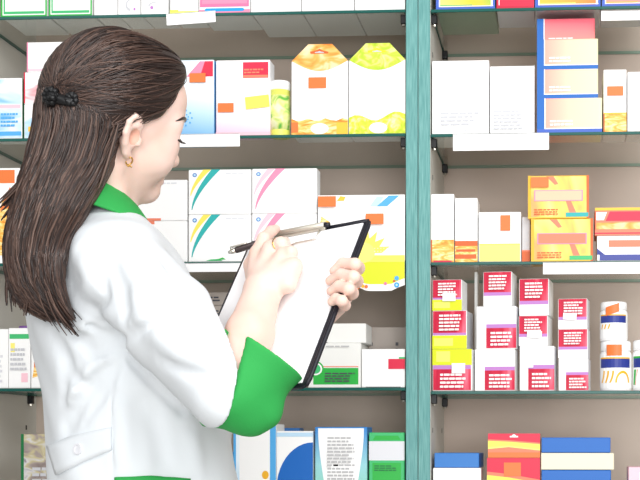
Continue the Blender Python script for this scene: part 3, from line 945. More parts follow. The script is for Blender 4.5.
def nets(sdf, lo, hi, h):
    """surface nets over a regular grid -> vertices, quads"""
    lo, hi = np.asarray(lo, float), np.asarray(hi, float)
    n = np.ceil((hi - lo) / h).astype(int) + 1
    ax = [lo[i] + h * np.arange(n[i]) for i in range(3)]
    V = np.empty(tuple(n), np.float32)
    step = max(1, int(400000 / (n[1] * n[2])))
    for i in range(0, n[0], step):
        g = np.stack(np.meshgrid(ax[0][i:i + step], ax[1], ax[2], indexing='ij'), -1)
        V[i:i + step] = sdf(g.reshape(-1, 3)).reshape(g.shape[:3])
    S = V < 0
    corners = [(i, j, k) for i in (0, 1) for j in (0, 1) for k in (0, 1)]
    m = tuple(n - 1)
    cnt = np.zeros(m, np.int8)
    for c in corners:
        cnt += S[c[0]:c[0] + m[0], c[1]:c[1] + m[1], c[2]:c[2] + m[2]]
    act = np.argwhere((cnt > 0) & (cnt < 8))
    idx = -np.ones(m, np.int64)
    idx[tuple(act.T)] = np.arange(len(act))
    acc = np.zeros((len(act), 3))
    num = np.zeros(len(act))
    for a in corners:
        for d in range(3):
            if a[d]:
                continue
            b = list(a)
            b[d] = 1
            va = V[tuple((act + a).T)]
            vb = V[tuple((act + b).T)]
            cr = (va < 0) != (vb < 0)
            t = np.where(cr, va / np.where(cr, va - vb, 1), 0)
            pt = np.array(a, float) + 0 * acc
            pt[:, d] += t
            acc[cr] += pt[cr]
            num[cr] += 1
    verts = lo + h * (act + acc / num[:, None])
    quads = []
    for d in range(3):
        e, f_ = [(1, 2), (2, 0), (0, 1)][d]
        sl0 = [slice(None)] * 3
        sl1 = [slice(None)] * 3
        sl0[d], sl1[d] = slice(0, -1), slice(1, None)
        s0, s1 = S[tuple(sl0)], S[tuple(sl1)]
        w = np.argwhere(s0 != s1)
        w = w[(w[:, e] > 0) & (w[:, f_] > 0) & (w[:, e] < m[e]) & (w[:, f_] < m[f_])]
        de, df = np.zeros(3, int), np.zeros(3, int)
        de[e], df[f_] = 1, 1
        q = np.stack([idx[tuple((w - de - df).T)], idx[tuple((w - df).T)], idx[tuple(w.T)], idx[tuple((w - de).T)]], 1)
        flip = ~s0[tuple(w.T)]
        q[flip] = q[flip][:, ::-1]
        quads.append(q)
    return verts, np.concatenate(quads)


def relax(v, q, it=2, lam=.4):
    e = np.concatenate([q[:, [0, 1]], q[:, [1, 2]], q[:, [2, 3]], q[:, [3, 0]]])
    deg = np.bincount(e.ravel(), minlength=len(v)).astype(float)
    for _ in range(it):
        s = np.zeros_like(v)
        for c in range(3):
            s[:, c] = np.bincount(e[:, 0], v[e[:, 1], c], len(v)) + np.bincount(e[:, 1], v[e[:, 0], c], len(v))
        v = v + lam * (s / np.maximum(deg, 1)[:, None] - v)
    return v


def mesh_obj(name, pieces, mats, parent, mi=None):
    vs, fs, off = [], [], 0
    for v, q in pieces:
        vs.append(v)
        fs.append(q + off)
        off += len(v)
    v = np.concatenate(vs)
    f = np.concatenate(fs)
    me = bpy.data.meshes.new(name)
    o = bpy.data.objects.new(name, me)
    base = A(*parent.location) if parent is not None else A(0, 0, 0)
    me.from_pydata((v - base).tolist(), [], f.tolist())
    for n in mats:
        me.materials.append(MATS[n])
    if mi is not None:
        me.polygons.foreach_set('material_index', mi(v[f].mean(1)).astype(np.int32))
    me.shade_smooth()
    COL.objects.link(o)
    if parent is not None:
        o.parent = parent
    return o


def trace(sdf, px, py, off=0.0, t0=1.2):
    """point on a surface along a photo sight line"""
    d = ray(px, py)
    d = d / np.linalg.norm(d)
    t = t0
    for _ in range(120):
        s = float(sdf((CAM + d * t)[None])[0]) - off
        t += s * .7
        if abs(s) < 2e-4 or t > 3:
            break
    return CAM + d * t if t < 2.6 else None


# ---- frames
TH = R(30)
BF = A(math.cos(TH), math.sin(TH), 0)
BR_ = A(math.sin(TH), -math.cos(TH), 0)
YB = -.60
SECT = [(205, 103, .054, .040), (212, 104, .072, .046), (226, 106, .122, .058), (240, 107, .165, .078), (262, 109, .182, .102), (300, 111, .182, .127), (350, 122, .17, .130),
        (400, 132, .162, .130), (440, 138, .163, .134), (480, 142, .172, .140), (540, 148, .19, .145), (620, 150, .205, .150), (715, 150, .215, .155)]
sz = A(*[zat(c, y, YB) for y, c, a, b in SECT])
sx = A(*[P(c, y, YB)[0] for y, c, a, b in SECT])
sa = A(*[s[2] for s in SECT])
sb = A(*[s[3] for s in SECT])
o_ = np.argsort(sz)
sz, sx, sa, sb = sz[o_], sx[o_], sa[o_], sb[o_]
# resample smoothly
zz_ = np.linspace(sz[0], sz[-1], 200)
ker = np.exp(-np.linspace(-2, 2, 21) ** 2)
ker /= ker.sum()


def smoothed(arr):
    r_ = np.interp(zz_, sz, arr)
    return np.convolve(np.pad(r_, 10, mode='edge'), ker, 'valid')


sxS, saS, sbS = smoothed(sx), smoothed(sa), smoothed(sb)


def torso(p, grow=0.0):
    z = p[:, 2]
    cx = np.interp(z, zz_, sxS)
    a = np.interp(z, zz_, saS) + grow
    b = np.interp(z, zz_, sbS) + grow
    # the front is fuller than the back at the chest
    dx = p[:, 0] - cx
    dy = p[:, 1] - YB
    u = dx * BR_[0] + dy * BR_[1]
    v = dx * BF[0] + dy * BF[1]
    n = 2.35
    k = (np.abs(u / a) ** n + np.abs(v / b) ** n) ** (1 / n) + 1e-6
    g = np.sqrt((u / (a * a)) ** 2 + (v / (b * b)) ** 2) + 1e-6
    d = k * (k - 1) / g * .9
    d = np.where(k < .3, -np.minimum(a, b) * .7, d)
    d = smax(d, z - sz[-1] - grow, .01)
    return smax(d, sz[0] - z, .01)


# ---- clipboard plane (three corners on their sight lines)
TL, TR, BR = P(250, 241, -.64), P(371, 217.5, -.75), P(303, 387, -.895)
BU = (TR - TL) / np.linalg.norm(TR - TL)
BV = BR - TR
BV = BV - BU * (BV @ BU)
BH = np.linalg.norm(BV)
BV = BV / BH
BW = np.linalg.norm(TR - TL)
BN = np.cross(BU, BV)
if BN[1] > 0:
    BN = -BN                                             # towards the writer and the lens


def bpt(px, py, off=0.0):
    """point on the clipboard's face (raised by off) under a photo sight line"""
    d = ray(px, py)
    t = ((TR + BN * off - CAM) @ BN) / (d @ BN)
    return CAM + d * t


# ---- arm anchors
SHO = P(116, 262, -.735)
ELB = P(232, 392, -.905)
WRI = bpt(263, 290, .034)
SHL = A(sx.mean(), 0, 0)
cxS = float(np.interp(zat(106, 250, YB), zz_, sxS))
SHL = A(cxS, YB, zat(106, 252, YB)) - BR_ * .15
ELL_ = P(200, 400, -.60)
WRL = bpt(303, 333, -.050)


def sleeve_right(p):
    mid = SHO * .5 + ELB * .5
    return chain(p, [SHO, mid, ELB], [.062, .062, .0570], .02)


seam_n = A(.76, .62, -.20)
seam_n /= np.linalg.norm(seam_n)
seam_c = P(217, 382, -.90)


def sleeve_left(p):
    e2 = ELL_ + (WRL - ELL_) * .35
    return chain(p, [SHL, ELL_, e2], [.06, .05, .046], .02)


def coat_base(p):
    d = torso(p)
    r_ = sleeve_right(p)
    r_ = smax(r_, (p - seam_c) @ seam_n, .004)
    kk = np.interp(p[:, 2], [SHO[2] - .10, SHO[2] - .01], [.006, .024])
    d = smin(d, r_, kk)
    d = smin(d, sleeve_left(p), .03)
    return d


LOC, HIC = A(-.62, -1.02, sz[0] - .02), A(-.02, -.36, sz[-1] + .02)


# folds: polylines over the coat, (depth, width); negative depth = ridge
FOLDS = [([(80, 320), (100, 333), (124, 338)], .009, .006), ([(75, 336), (95, 352), (118, 346)], .008, .008), ([(66, 425), (88, 390), (112, 352)], .007, .012),
         ([(60, 345), (70, 375), (95, 392)], .005, .010), ([(126, 352), (150, 378), (182, 410)], .009, .007), ([(108, 258), (122, 290), (128, 325)], .004, .012),
         ([(140, 300), (175, 322), (206, 340)], .004, .010), ([(150, 262), (168, 290), (196, 312)], -.004, .012), ([(150, 330), (180, 352), (216, 366)], -.005, .013),
         ([(82, 250), (90, 280), (86, 308)], -.005, .016), ([(60, 320), (80, 326), (100, 322)], -.006, .012), ([(118, 392), (124, 430), (122, 470)], -.004, .014),
         ([(150, 405), (160, 440), (165, 475)], .003, .014), ([(190, 425), (196, 455), (195, 478)], -.003, .014), ([(70, 400), (90, 372), (118, 352)], -.005, .010),
         ([(112, 345), (112, 400), (113, 479)], .0022, .0032), ([(145, 238), (168, 268), (196, 318)], .003, .004)]
FOLDS += [([(128, 337), (150, 325), (178, 319), (206, 321)], .005, .008), ([(132, 322), (156, 310), (184, 303)], -.004, .012), ([(46, 312), (70, 334), (100, 341), (122, 339)], .006, .008),
          ([(52, 335), (64, 362), (62, 400)], .005, .010), ([(78, 300), (98, 312), (118, 318)], -.004, .010), ([(160, 360), (190, 372), (214, 376)], .004, .008), ([(100, 268), (106, 296), (98, 320)], .004, .010),
          ([(120, 350), (108, 385), (84, 420)], .005, .008)]
FPTS = []
for pts, dep, wid in FOLDS:
    q = []
    for i in range(len(pts) - 1):
        for t in np.linspace(0, 1, 5)[:(5 if i == len(pts) - 2 else 4)]:
            x, y = pts[i][0] * (1 - t) + pts[i + 1][0] * t, pts[i][1] * (1 - t) + pts[i + 1][1] * t
            w_ = trace(coat_base, x, y)
            if w_ is not None:
                q.append(w_)
    if len(q) > 1:
        FPTS.append((q, dep, wid))


def coat(p):
    d = coat_base(p)
    near = np.abs(d) < .03
    if near.any():
        pp = p[near]
        dd = d[near]
        pall, dall = pp, dd
        for q, dep, wid in FPTS:
            qa = np.array(q)
            sel = np.all((pall > qa.min(0) - 3 * wid) & (pall < qa.max(0) + 3 * wid), axis=1)
            if not sel.any():
                continue
            pp, dd = pall[sel], dall[sel]
            e = None
            n = len(q) - 1
            for i in range(n):
                s = rc(pp, q[i], q[i + 1], 0, 0)
                e = s if e is None else np.minimum(e, s)
            # fade at both ends
            L = np.minimum(np.linalg.norm(pp - q[0], axis=1), np.linalg.norm(pp - q[-1], axis=1))
            fade = np.clip(L / .03 + .25, 0, 1)
            dall[sel] = dd + 1.9 * dep * fade * np.exp(-(e / wid) ** 2)
        pp, dd = pall, dall
        # slow unevenness of loose cloth
        dd = dd + .0022 * np.sin(pp[:, 2] * 34 + pp[:, 0] * 47) * np.sin(pp[:, 1] * 41 - pp[:, 2] * 21 + 1.3)
        d = d.copy()
        d[near] = dd
    # open the bottom: hollow skirt
    return d


def neck_cut(p):
    return coat(p)


px_, py_ = 150, 700
person = empty('person', (float(np.interp(.7, zz_, sxS)), YB, 0), 'woman in a white coat with green collar and cuffs, writing on a clipboard', 'person')

cv, cq = nets(coat, LOC, HIC, .0036)
cv = relax(cv, cq, 1)
coat_o = mesh_obj('coat', [(cv, cq)], ['cloth_white'], person)
coat_o['label'] = 'white coat with bell sleeves'


def surf_strip(name, rows, off, thick, matn, parent, cols=24, ny=5):
    """a band of cloth lying on the coat: rows = (top polyline, bottom polyline) in photo pixels"""
    top, bot = rows

    def along(pl, t):
        s = t * (len(pl) - 1)
        i = min(int(s), len(pl) - 2)
        f = s - i
        return pl[i][0] * (1 - f) + pl[i + 1][0] * f, pl[i][1] * (1 - f) + pl[i + 1][1] * f
    vo = []
    for j in range(ny + 1):
        for i in range(cols + 1):
            a, b = along(top, i / cols), along(bot, i / cols)
            x, y = a[0] + (b[0] - a[0]) * j / ny, a[1] + (b[1] - a[1]) * j / ny
            w_ = trace(coat, x, y)
            if w_ is None:
                w_ = vo[-1].copy() if vo else P(x, y, YB)
            e = 1e-3
            g = A(*[float(coat((w_ + A(*[e if k == c else 0 for k in range(3)]))[None])[0] - coat((w_ - A(*[e if k == c else 0 for k in range(3)]))[None])[0]) for c in range(3)])
            g /= np.linalg.norm(g) + 1e-9
            vo.append(w_ + g * off)
            last = g
            if i == 0 and j == 0:
                gs = []
            gs.append(g)
    m = MB()
    n = len(vo)
    allv = [v + g * thick for v, g in zip(vo, gs)] + [v - g * .003 for v, g in zip(vo, gs)]
    W = cols + 1
    fs = []
    for j in range(ny):
        for i in range(cols):
            a = j * W + i
            fs.append([a, a + 1, a + 1 + W, a + W])
            fs.append([n + a, n + a + W, n + a + 1 + W, n + a + 1])
    rim = [i for i in range(W)] + [j * W + cols for j in range(1, ny + 1)] + [ny * W + i for i in range(cols - 1, -1, -1)] + [j * W for j in range(ny - 1, 0, -1)]
    for k in range(len(rim)):
        a, b = rim[k], rim[(k + 1) % len(rim)]
        fs.append([a, b, n + b, n + a])
    base = A(*person.location)
    m.add([v - base for v in allv], fs, matn)
    o = m.build(name, None)
    o.data.shade_smooth()
    o.parent = parent
    return o, gs


tab, _g = surf_strip('waist_tab', ([(49, 446), (80, 434), (112, 427)], [(58, 475), (84, 462), (112, 450)]), .001, .0035, 'cloth_white', coat_o)
bv_ = BVHTree.FromPolygons([v.co + Vector(person.location) for v in tab.data.vertices], [tuple(p.vertices) for p in tab.data.polygons])
rd_ = Vector(ray(78, 449)).normalized()
hit_ = bv_.ray_cast(Vector(CAM), rd_)
bp = A(*hit_[0])
bd = CAM - bp
bd /= np.linalg.norm(bd)
bn = A(*hit_[1])
if bn @ bd < 0:
    bn = -bn
m = MB()
u_ = np.cross(bn, A(0, 0, 1))
u_ /= np.linalg.norm(u_)
w_ = np.cross(bn, u_)
ring = []
prof = [(.0005, .0012), (.0050, .0012), (.0056, .0024), (.0078, .0024), (.0086, .0014), (.0086, -.003)]
vs, fs = [], []
nn = 24
for r0, h0 in prof:
    for k in range(nn):
        a = 2 * math.pi * k / nn
        vs.append(bp + bn * h0 + u_ * r0 * math.cos(a) + w_ * r0 * math.sin(a) - A(*person.location))
for i in range(len(prof) - 1):
    for k in range(nn):
        fs.append([i * nn + k, i * nn + (k + 1) % nn, (i + 1) * nn + (k + 1) % nn, (i + 1) * nn + k])
m.add(vs, fs, 'palegrey')
bo = m.build('button', coat_o)
bo['label'] = 'round off-white button on the waist tab'
pk, _g2 = surf_strip('pocket_trim', ([(116, 477), (150, 476), (190, 479)], [(116, 487), (150, 486), (190, 489)]), .001, .003, 'cloth_green', coat_o, ny=3)
pk['label'] = 'green pocket edge'

# ---- collar: a stand-and-fall ring round the neck
NB = P(103, 207, -.615)
cvs, cfs = [], []
NC = 40
tilt = .50
for k in range(NC):
    ph = 2 * math.pi * k / NC                      # 0 front
    c_, s_ = math.cos(ph), math.sin(ph)
    dirv = BF * c_ + BR_ * s_
    front = max(0, c_)
    side = abs(s_)
    r_in = .052 + .008 * side
    r_out = .060 + .042 * side ** 1.5 + .012 * max(0, -c_)
    zt = .026 - .040 * c_
    zb = zt - .022 - .027 * side - .014 * max(0, -c_)
    prof = [(r_in + .001, zt - .02), (r_in, zt - .003), (r_in + .0025, zt + .001), (r_in + .006, zt - .001), (r_in * .5 + r_out * .5 + .006, zt * .5 + zb * .5 + .002), (r_out, zb + .003), (r_out + .001, zb), (r_out - .004, zb - .001)]
    for r0, z0 in prof:
        cvs.append(NB + dirv * r0 + A(0, 0, z0) - A(*person.location))
NP = 8
for k in range(NC):
    k2 = (k + 1) % NC
    for j in range(NP - 1):
        cfs.append([k * NP + j, k2 * NP + j, k2 * NP + j + 1, k * NP + j + 1])
m = MB()
m.add(cvs, cfs, 'cloth_green')
col_o = m.build('collar', coat_o, smooth=True)
col_o['label'] = 'green fold-over collar'

# ---- cuffs
RIM = P(263, 352, -.890)
rim_dir = A(.524, .19, .83)
rim_dir /= np.linalg.norm(rim_dir)
CE = P(237, 388, -.903)


def cuff_right(p):
    d = rc(p, CE, RIM + rim_dir * .01, .050, .0650)
    d = smin(d, rc(p, seam_c - seam_n * .004, CE, .0625, .052), .02)
    d = smin(d, rc(p, P(254, 418, -.90), P(266, 414, -.90), .020, .017), .03)
    rimp = (p - RIM) @ rim_dir
    d = smax(d, rimp, .002)
    inner = rc(p, CE, RIM + rim_dir * .04, .043, .066)
    d = smax(d, -inner, .002)
    return smax(d, -((p - seam_c) @ seam_n + .002), .003)


cu = A(*np.min([CE, RIM, seam_c], axis=0)) - .09
cw = A(*np.max([CE, RIM, seam_c], axis=0)) + .09
qv, qq = nets(cuff_right, cu, cw, .0024)
qv = relax(qv, qq, 2)
c1 = mesh_obj('cuff', [(qv, qq)], ['cloth_green'], coat_o if False else person)
c1['label'] = 'wide green cuff of the writing arm'

LA, LB = ELL_ + (WRL - ELL_) * .30, ELL_ + (WRL - ELL_) * .50
ldir = (LB - LA) / np.linalg.norm(LB - LA)


def cuff_left(p):
    d = rc(p, LA, LB, .05, .053)
    t = (p - LB) @ ldir
    d = smax(d, t, .002)
    d = smax(d, -((p - LA) @ ldir), .002)
    return smax(d, -rc(p, LB - ldir * .05, LB + ldir * .04, .047, .05), .002)


lv, lq = nets(cuff_left, np.minimum(LA, LB) - .08, np.maximum(LA, LB) + .08, .003)
c2 = mesh_obj('cuff', [(lv, lq)], ['cloth_green'], person)
c2['label'] = 'green cuff of the arm under the clipboard'

# ---- head frame
HS = 1.03
hth, hph, hro = R(51), R(2), R(21)
HF = A(math.cos(hph) * math.cos(hth), math.cos(hph) * math.sin(hth), -math.sin(hph))
HL = A(-math.sin(hth), math.cos(hth), 0)
HU = np.cross(HF, HL)
HL, HU = HL * math.cos(hro) + HU * math.sin(hro), None
HU = np.cross(HF, HL)
HM = np.stack([HF, HL, HU])                         # rows: local axes in world
HO = P(109, 127, -.64)


def to_local(p):
    return ((p - HO) @ HM.T) / HS


def to_world(q):
    return HO + HS * (np.asarray(q, float) @ HM)


def head_local(q):
    s = q.copy()
    s[:, 1] = np.abs(s[:, 1])
    d = ell(q, (-.004, 0, .046), (.102, .074, .090))
    d = smin(d, ell(q, (.062, 0, .056), (.046, .050, .048)), .02)
    d = smin(d, ell(q, (.036, 0, -.012), (.062, .058, .080)), .03)
    d = smin(d, rc(s, (-.004, .050, -.044), (.072, .013, -.079), .018, .016), .028)
    d = smin(d, rc(q, (.083, -.006, -.079), (.083, .006, -.079), .0165, .0165), .02)
    d = smin(d, rc(s, (.052, .038, -.028), (.056, .034, -.034), .027, .026), .02)
    d = smin(d, rc(s, (.070, .034, .0), (.063, .038, -.022), .027, .026), .02)
    d = smin(d, rc(s, (.094, .012, .032), (.076, .046, .030), .011, .009), .018)
    d = smax(d, -rc(s, (.113, .034, .012), (.104, .042, .012), .013, .011), .016)
    d = smin(d, rc(s, (.083, .033, .011), (.083, .033, .011), .0135, .0135), .004)
    d = smin(d, rc(q, (.094, 0, .018), (.116, 0, -.026), .007, .009), .012)
    d = smin(d, rc(q, (.117, 0, -.027), (.117, 0, -.028), .010, .010), .006)
    d = smin(d, rc(s, (.104, .011, -.032), (.102, .012, -.032), .0075, .007), .008)
    d = smin(d, rc(s, (.105, .0, -.052), (.092, .022, -.057), .0058, .004), .007)
    d = smin(d, rc(s, (.104, .0, -.063), (.092, .020, -.059), .0065, .004), .007)
    d = smax(d, -rc(s, (.112, 0, -.0572), (.095, .024, -.058), .0016, .0012), .004)
    # ears
    e = ell(s, (-.010, .076, .006), (.0155, .010, .028))
    hel = [(.010, .074, .004), (.009, .080, .022), (-.002, .086, .034), (-.016, .091, .035), (-.028, .094, .024), (-.030, .093, .006), (-.024, .089, -.012), (-.013, .083, -.026), (-.004, .079, -.031)]
    hel = [((x + .008) * .74 - .008, y - .004, (z - .002) * .88 + .002) for x, y, z in hel]
    e = smin(e, chain(s, [A(*h) for h in hel], [.0035, .0038, .004, .004, .004, .004, .004, .0055, .0065], .003), .006)
    e = smin(e, chain(s, [A(-.004, .083, .018), A(-.018, .087, .014), A(-.019, .086, -.004), A(-.010, .082, -.016)], [.003, .0035, .0035, .003], .003), .004)
    e = smax(e, -ell(s, (-.006, .088, .001), (.008, .010, .012)), .004)
    e = smin(e, rc(s, (.006, .079, -.002), (.005, .080, -.008), .0045, .004), .004)
    d = smin(d, e, .006)
    return d


def head(p):
    d = head_local(to_local(p)) * HS
    a, b = to_world((-.026, 0, -.045)), P(103, 224, -.605)
    d = smin(d, rc(p, a, b, .050, .054), .028)
    # the neck cord running to the collar bone
    d = smin(d, rc(p, to_world((-.012, -.045, -.055)), P(122, 226, -.64), .016, .014), .02)
    return d


hv, hq = nets(head, HO - A(.17, .17, .19), HO + A(.17, .17, .18), .0024)
hv = relax(hv, hq, 2)

# ---- hands
def finger(p, pts, rs):
    return chain(p, pts, rs, .003)


mcpR = [bpt(258, 254, .036), bpt(271, 249, .040), bpt(284, 256, .038), bpt(292, 267, .032)]
FR = [([mcpR[0], bpt(264, 238.5, .038), bpt(271, 231.5, .024), bpt(276, 229, .014)], [.0115, .0095, .0082, .0068]),
      ([mcpR[1], bpt(281, 243.5, .044), bpt(285, 243, .024), bpt(281, 243, .012)], [.0115, .0095, .0082, .0070]),
      ([mcpR[2], bpt(291, 252.5, .040), bpt(292, 252, .020), bpt(284, 251, .010)], [.011, .0090, .0080, .0068]),
      ([mcpR[3], bpt(295.5, 265, .032), bpt(294, 262, .015), bpt(287, 260, .008)], [.0105, .0085, .0074, .0062])]
THR = ([bpt(257, 282, .026), bpt(251.5, 265, .020), bpt(258, 250, .014), bpt(267, 241.5, .0105)], [.0155, .0115, .0095, .0078])


def hand_right(p):
    d = chain(p, [ELB, ELB * .45 + WRI * .55, WRI], [.036, .0315, .0252], .01)
    for k, (m_, w0) in enumerate(zip(mcpR, (-.008, -.003, .003, .008))):
        d = smin(d, rc(p, WRI + BU * w0 * 1.2, m_, .0185, .0125), .010)
    d = smin(d, rc(p, bpt(288, 284, .028), bpt(291, 272, .028), .013, .012), .012)
    for pts, rs in FR:
        d = smin(d, finger(p, pts, rs), .0045)
    d = smin(d, finger(p, *THR), .006)
    return d


pr = np.array([ELB, WRI] + mcpR + FR[0][0] + FR[3][0])
rv, rq = nets(hand_right, pr.min(0) - .05, pr.max(0) + .04, .0019)
rv = relax(rv, rq, 1)

edge = lambda t, off: TR + (BR - TR) * t + BN * off
mcpL = [bpt(351, 272, -.030), bpt(350, 284, -.034), bpt(345, 296, -.034), bpt(338, 307, -.030)]
FL = [([mcpL[0], bpt(358, 268, -.008), bpt(355, 264.5, .0095), bpt(343, 263.5, .011), bpt(334, 271, .009)], [.0108, .0094, .0088, .0082, .0067]),
      ([mcpL[1], bpt(356.5, 281, -.008), bpt(353.5, 277, .0100), bpt(341, 274.5, .012), bpt(330, 281, .009)], [.0108, .0094, .0088, .0082, .0067]),
      ([mcpL[2], bpt(352, 293, -.008), bpt(349, 289, .0095), bpt(339, 286, .011), bpt(331, 291.5, .009)], [.0104, .009, .0084, .0078, .0065]),
      ([mcpL[3], bpt(344.5, 305, -.006), bpt(342, 301, .008), bpt(336, 298.5, .009), bpt(331.5, 302, .008)], [.0098, .0083, .0077, .0070, .006])]
THL = ([bpt(322, 322, -.045), bpt(318, 300, -.030), bpt(325, 283, -.018), bpt(330, 275, -.0125)], [.014, .0115, .0095, .0078])


def hand_left(p):
    d = chain(p, [ELL_, ELL_ * .45 + WRL * .55, WRL], [.036, .031, .025], .01)
    for m_, w0 in zip(mcpL, (-.010, -.004, .003, .009)):
        d = smin(d, rc(p, WRL + BV * w0, m_, .0175, .0120), .010)
    for pts, rs in FL:
        d = smin(d, finger(p, pts, rs), .0035)
    return smin(d, finger(p, *THL), .006)


pl_ = np.array([ELL_, WRL] + mcpL + FL[0][0] + FL[3][0])
gv, gq = nets(hand_left, pl_.min(0) - .05, pl_.max(0) + .04, .0021)
gv = relax(gv, gq, 1)

# trunk and upper arms under the coat
def trunk(p):
    d = torso(p, -.018)
    d = smin(d, rc(p, SHO, ELB, .045, .036), .03)
    d = smin(d, rc(p, SHL, ELL_, .045, .036), .03)
    return smin(d, rc(p, P(103, 224, -.605), P(103, 205, -.61), .05, .045), .02)


tv, tq = nets(trunk, LOC, HIC, .009)
NH = len(hv)


def body_mat(c):
    q = to_local(c)
    s = np.abs(q[:, 1])
    out = np.zeros(len(c), int)
    lip = (q[:, 0] > .085) & (s < .022) & (q[:, 2] < -.0505) & (q[:, 2] > -.0715) & (q[:, 0] > .092 - s * .2)
    out[lip & (s < .021 - np.abs(q[:, 2] + .060) * 1.2)] = 1
    bowl = ell(np.stack([q[:, 0], s, q[:, 2]], 1), (-.006, .080, .002), (.0095, .012, .013)) < 0
    out[bowl] = 2
    return out


body = mesh_obj('body', [(hv, hq), (rv, rq), (gv, gq), (tv, tq)], ['skin', 'lip', 'earpink'], person, body_mat)
body['label'] = 'fair-skinned head, neck, arms and hands'


def small(name, build, label=None, parent=person):
    m = MB()
    build(m)
    base = A(*person.location)
    m.v = [tuple(A(*v) - base) for v in m.v]
    o = m.build(name, None, smooth=True)
    o.parent = parent
    if label:
        o['label'] = label
    return o


def snap_head(q):
    q = np.array([q], float)
    for _ in range(10):
        e = 1e-3
        g = A(*[float(head_local(q + A(*[e if k == c else 0 for k in range(3)]))[0] - head_local(q - A(*[e if k == c else 0 for k in range(3)]))[0]) for c in range(3)])
        g /= np.linalg.norm(g) + 1e-9
        q = q - g * float(head_local(q)[0])
    return q[0]


# eyes, brows, lashes
for s in (-1, 1):
    def eye(m):
        n, k = 12, 16
        c = A(.0845, s * .033, .0105)
        vs, fs = [], []
        for i in range(n + 1):
            a = math.pi * i / n
            for j in range(k):
                b = 2 * math.pi * j / k
                vs.append(to_world(c + .0125 * A(math.cos(a), math.sin(a) * math.cos(b), math.sin(a) * math.sin(b))))
        for i in range(n):
            for j in range(k):
                fs.append([i * k + j, i * k + (j + 1) % k, (i + 1) * k + (j + 1) % k, (i + 1) * k + j])
        m.add(vs[:3 * k], [f for f in fs if max(f) < 3 * k], 'iris')
        m.add(vs, [f for f in fs if min(f) >= 2 * k], 'eyewhite')
    small('eye', eye, 'dark brown eye')

    def brow(m):
        pts = []
        for t in np.linspace(0, 1, 8):
            q = np.array([[.115 - .045 * t, s * (.013 + .056 * t), .034 + .008 * math.sin(t * 2.6)]])
            for _ in range(8):
                e = 1e-3
                g = A(*[float(head_local(q + A(*[e if k == c else 0 for k in range(3)]))[0] - head_local(q - A(*[e if k == c else 0 for k in range(3)]))[0]) for c in range(3)])
                g /= np.linalg.norm(g) + 1e-9
                q = q - g * float(head_local(q)[0])
            pts.append(to_world(q[0]))
        m.tube(pts, [.0012, .0024, .003, .003, .0028, .0024, .0016, .0007], 'hair_dark', 8)
    small('eyebrow', brow, 'dark arched eyebrow')

    def lash(m):
        base_ = []
        for i in range(12):
            t = i / 11
            q = snap_head(A(.112 - .034 * t * t, s * (.020 + .036 * t), .012 - .003 * t))
            base_.append(to_world(q))
            tip = q + A(.011 - .003 * t, s * (-.001 + .007 * t), -.005 + .003 * t)
            m.tube([to_world(q), to_world(q * .4 + tip * .6 + A(0, 0, -.0015)), to_world(tip)], [.0010, .0009, .0003], 'hair_dark', 5)
        m.tube(base_, .0012, 'hair_dark', 6)
    small('eyelashes', lash, 'dark downcast eyelashes')

# earring
def earring(m):
    c = A(-.004, -.082, -.034)
    pts = [to_world(c + A(.0048 * math.sin(a), -.002 * math.cos(a), .0058 * math.cos(a))) for a in np.linspace(-.6, 4.6, 13)]
    m.tube(pts, [.0007] + [.0013] * 11 + [.0007], 'goldmetal', 7)
    for i in range(4):
        q = c + A(-.0035 + .0022 * i, -.0015, -.0062 - .001 * (i % 2))
        m.tube([to_world(q), to_world(q + A(.0005, -.0018, 0))], .0012, 'goldmetal', 7)


small('earring', earring, 'small gold earring')


# finger ring and nails
def band(m):
    a, b = FR[1][0][0], FR[1][0][1]
    c = a * .28 + b * .72
    t = (b - a) / np.linalg.norm(b - a)
    u = np.cross(t, BN)
    u /= np.linalg.norm(u)
    w = np.cross(t, u)
    m.tube([c + (u * math.cos(x) + w * math.sin(x)) * .0098 for x in np.linspace(0, 2 * math.pi, 25)], .0013, 'goldmetal', 8)


small('finger_ring', band, 'gold ring on the writing hand')


def nail_at(a, b, r, out):
    def f(m):
        t = (b - a) / np.linalg.norm(b - a)
        n = out - t * (out @ t)
        n /= np.linalg.norm(n)
        u = np.cross(t, n)
        vs, fs = [], []
        for i in range(5):
            for j in range(5):
                x = (j / 4 - .5) * 1.7
                al = -.002 + .009 * i / 4
                wd = 1 - .35 * (i / 4) ** 3
                vs.append(b - t * .0055 + t * al + (n * math.cos(x * wd) + u * math.sin(x * wd)) * (r * (1.05 - .12 * (i / 4) ** 2)))
        for i in range(4):
            for j in range(4):
                fs.append([i * 5 + j, i * 5 + j + 1, i * 5 + j + 6, i * 5 + j + 5])
        m.add(vs, fs, 'nailred')
    return f


small('fingernail', nail_at(FR[0][0][-2], FR[0][0][-1], .0070, -BU * .7 - BV), 'red varnished nail')

# ---- hair
CLIP_L = to_local(P(57, 97, -.735)[None])[0]


def hair_cap_local(q):
    s = q.copy()
    s[:, 1] = np.abs(s[:, 1])
    d = ell(q, (-.003, 0, .049), (.094, .085, .092))
    d = smin(d, ell(q, (-.038, 0, .02), (.064, .080, .085)), .03)
    d = smin(d, ell(q, (.053, 0, .094), (.045, .058, .036)), .03)
    # face opening and ear opening
    hl = .80 * q[:, 0] - .60 * q[:, 2] - .003 - .20 * np.maximum(s[:, 1] - .045, 0)
    d = smax(d, hl, .010)
    low = np.minimum(q[:, 0] + .022 - .35 * np.minimum(q[:, 2], .03), (.022 + .30 * q[:, 0]) - q[:, 2])
    d = smax(d, low, .010)
    return smax(d, -.10 - q[:, 2], .02)


def hair_cap(p):
    return hair_cap_local(to_local(p)) * HS


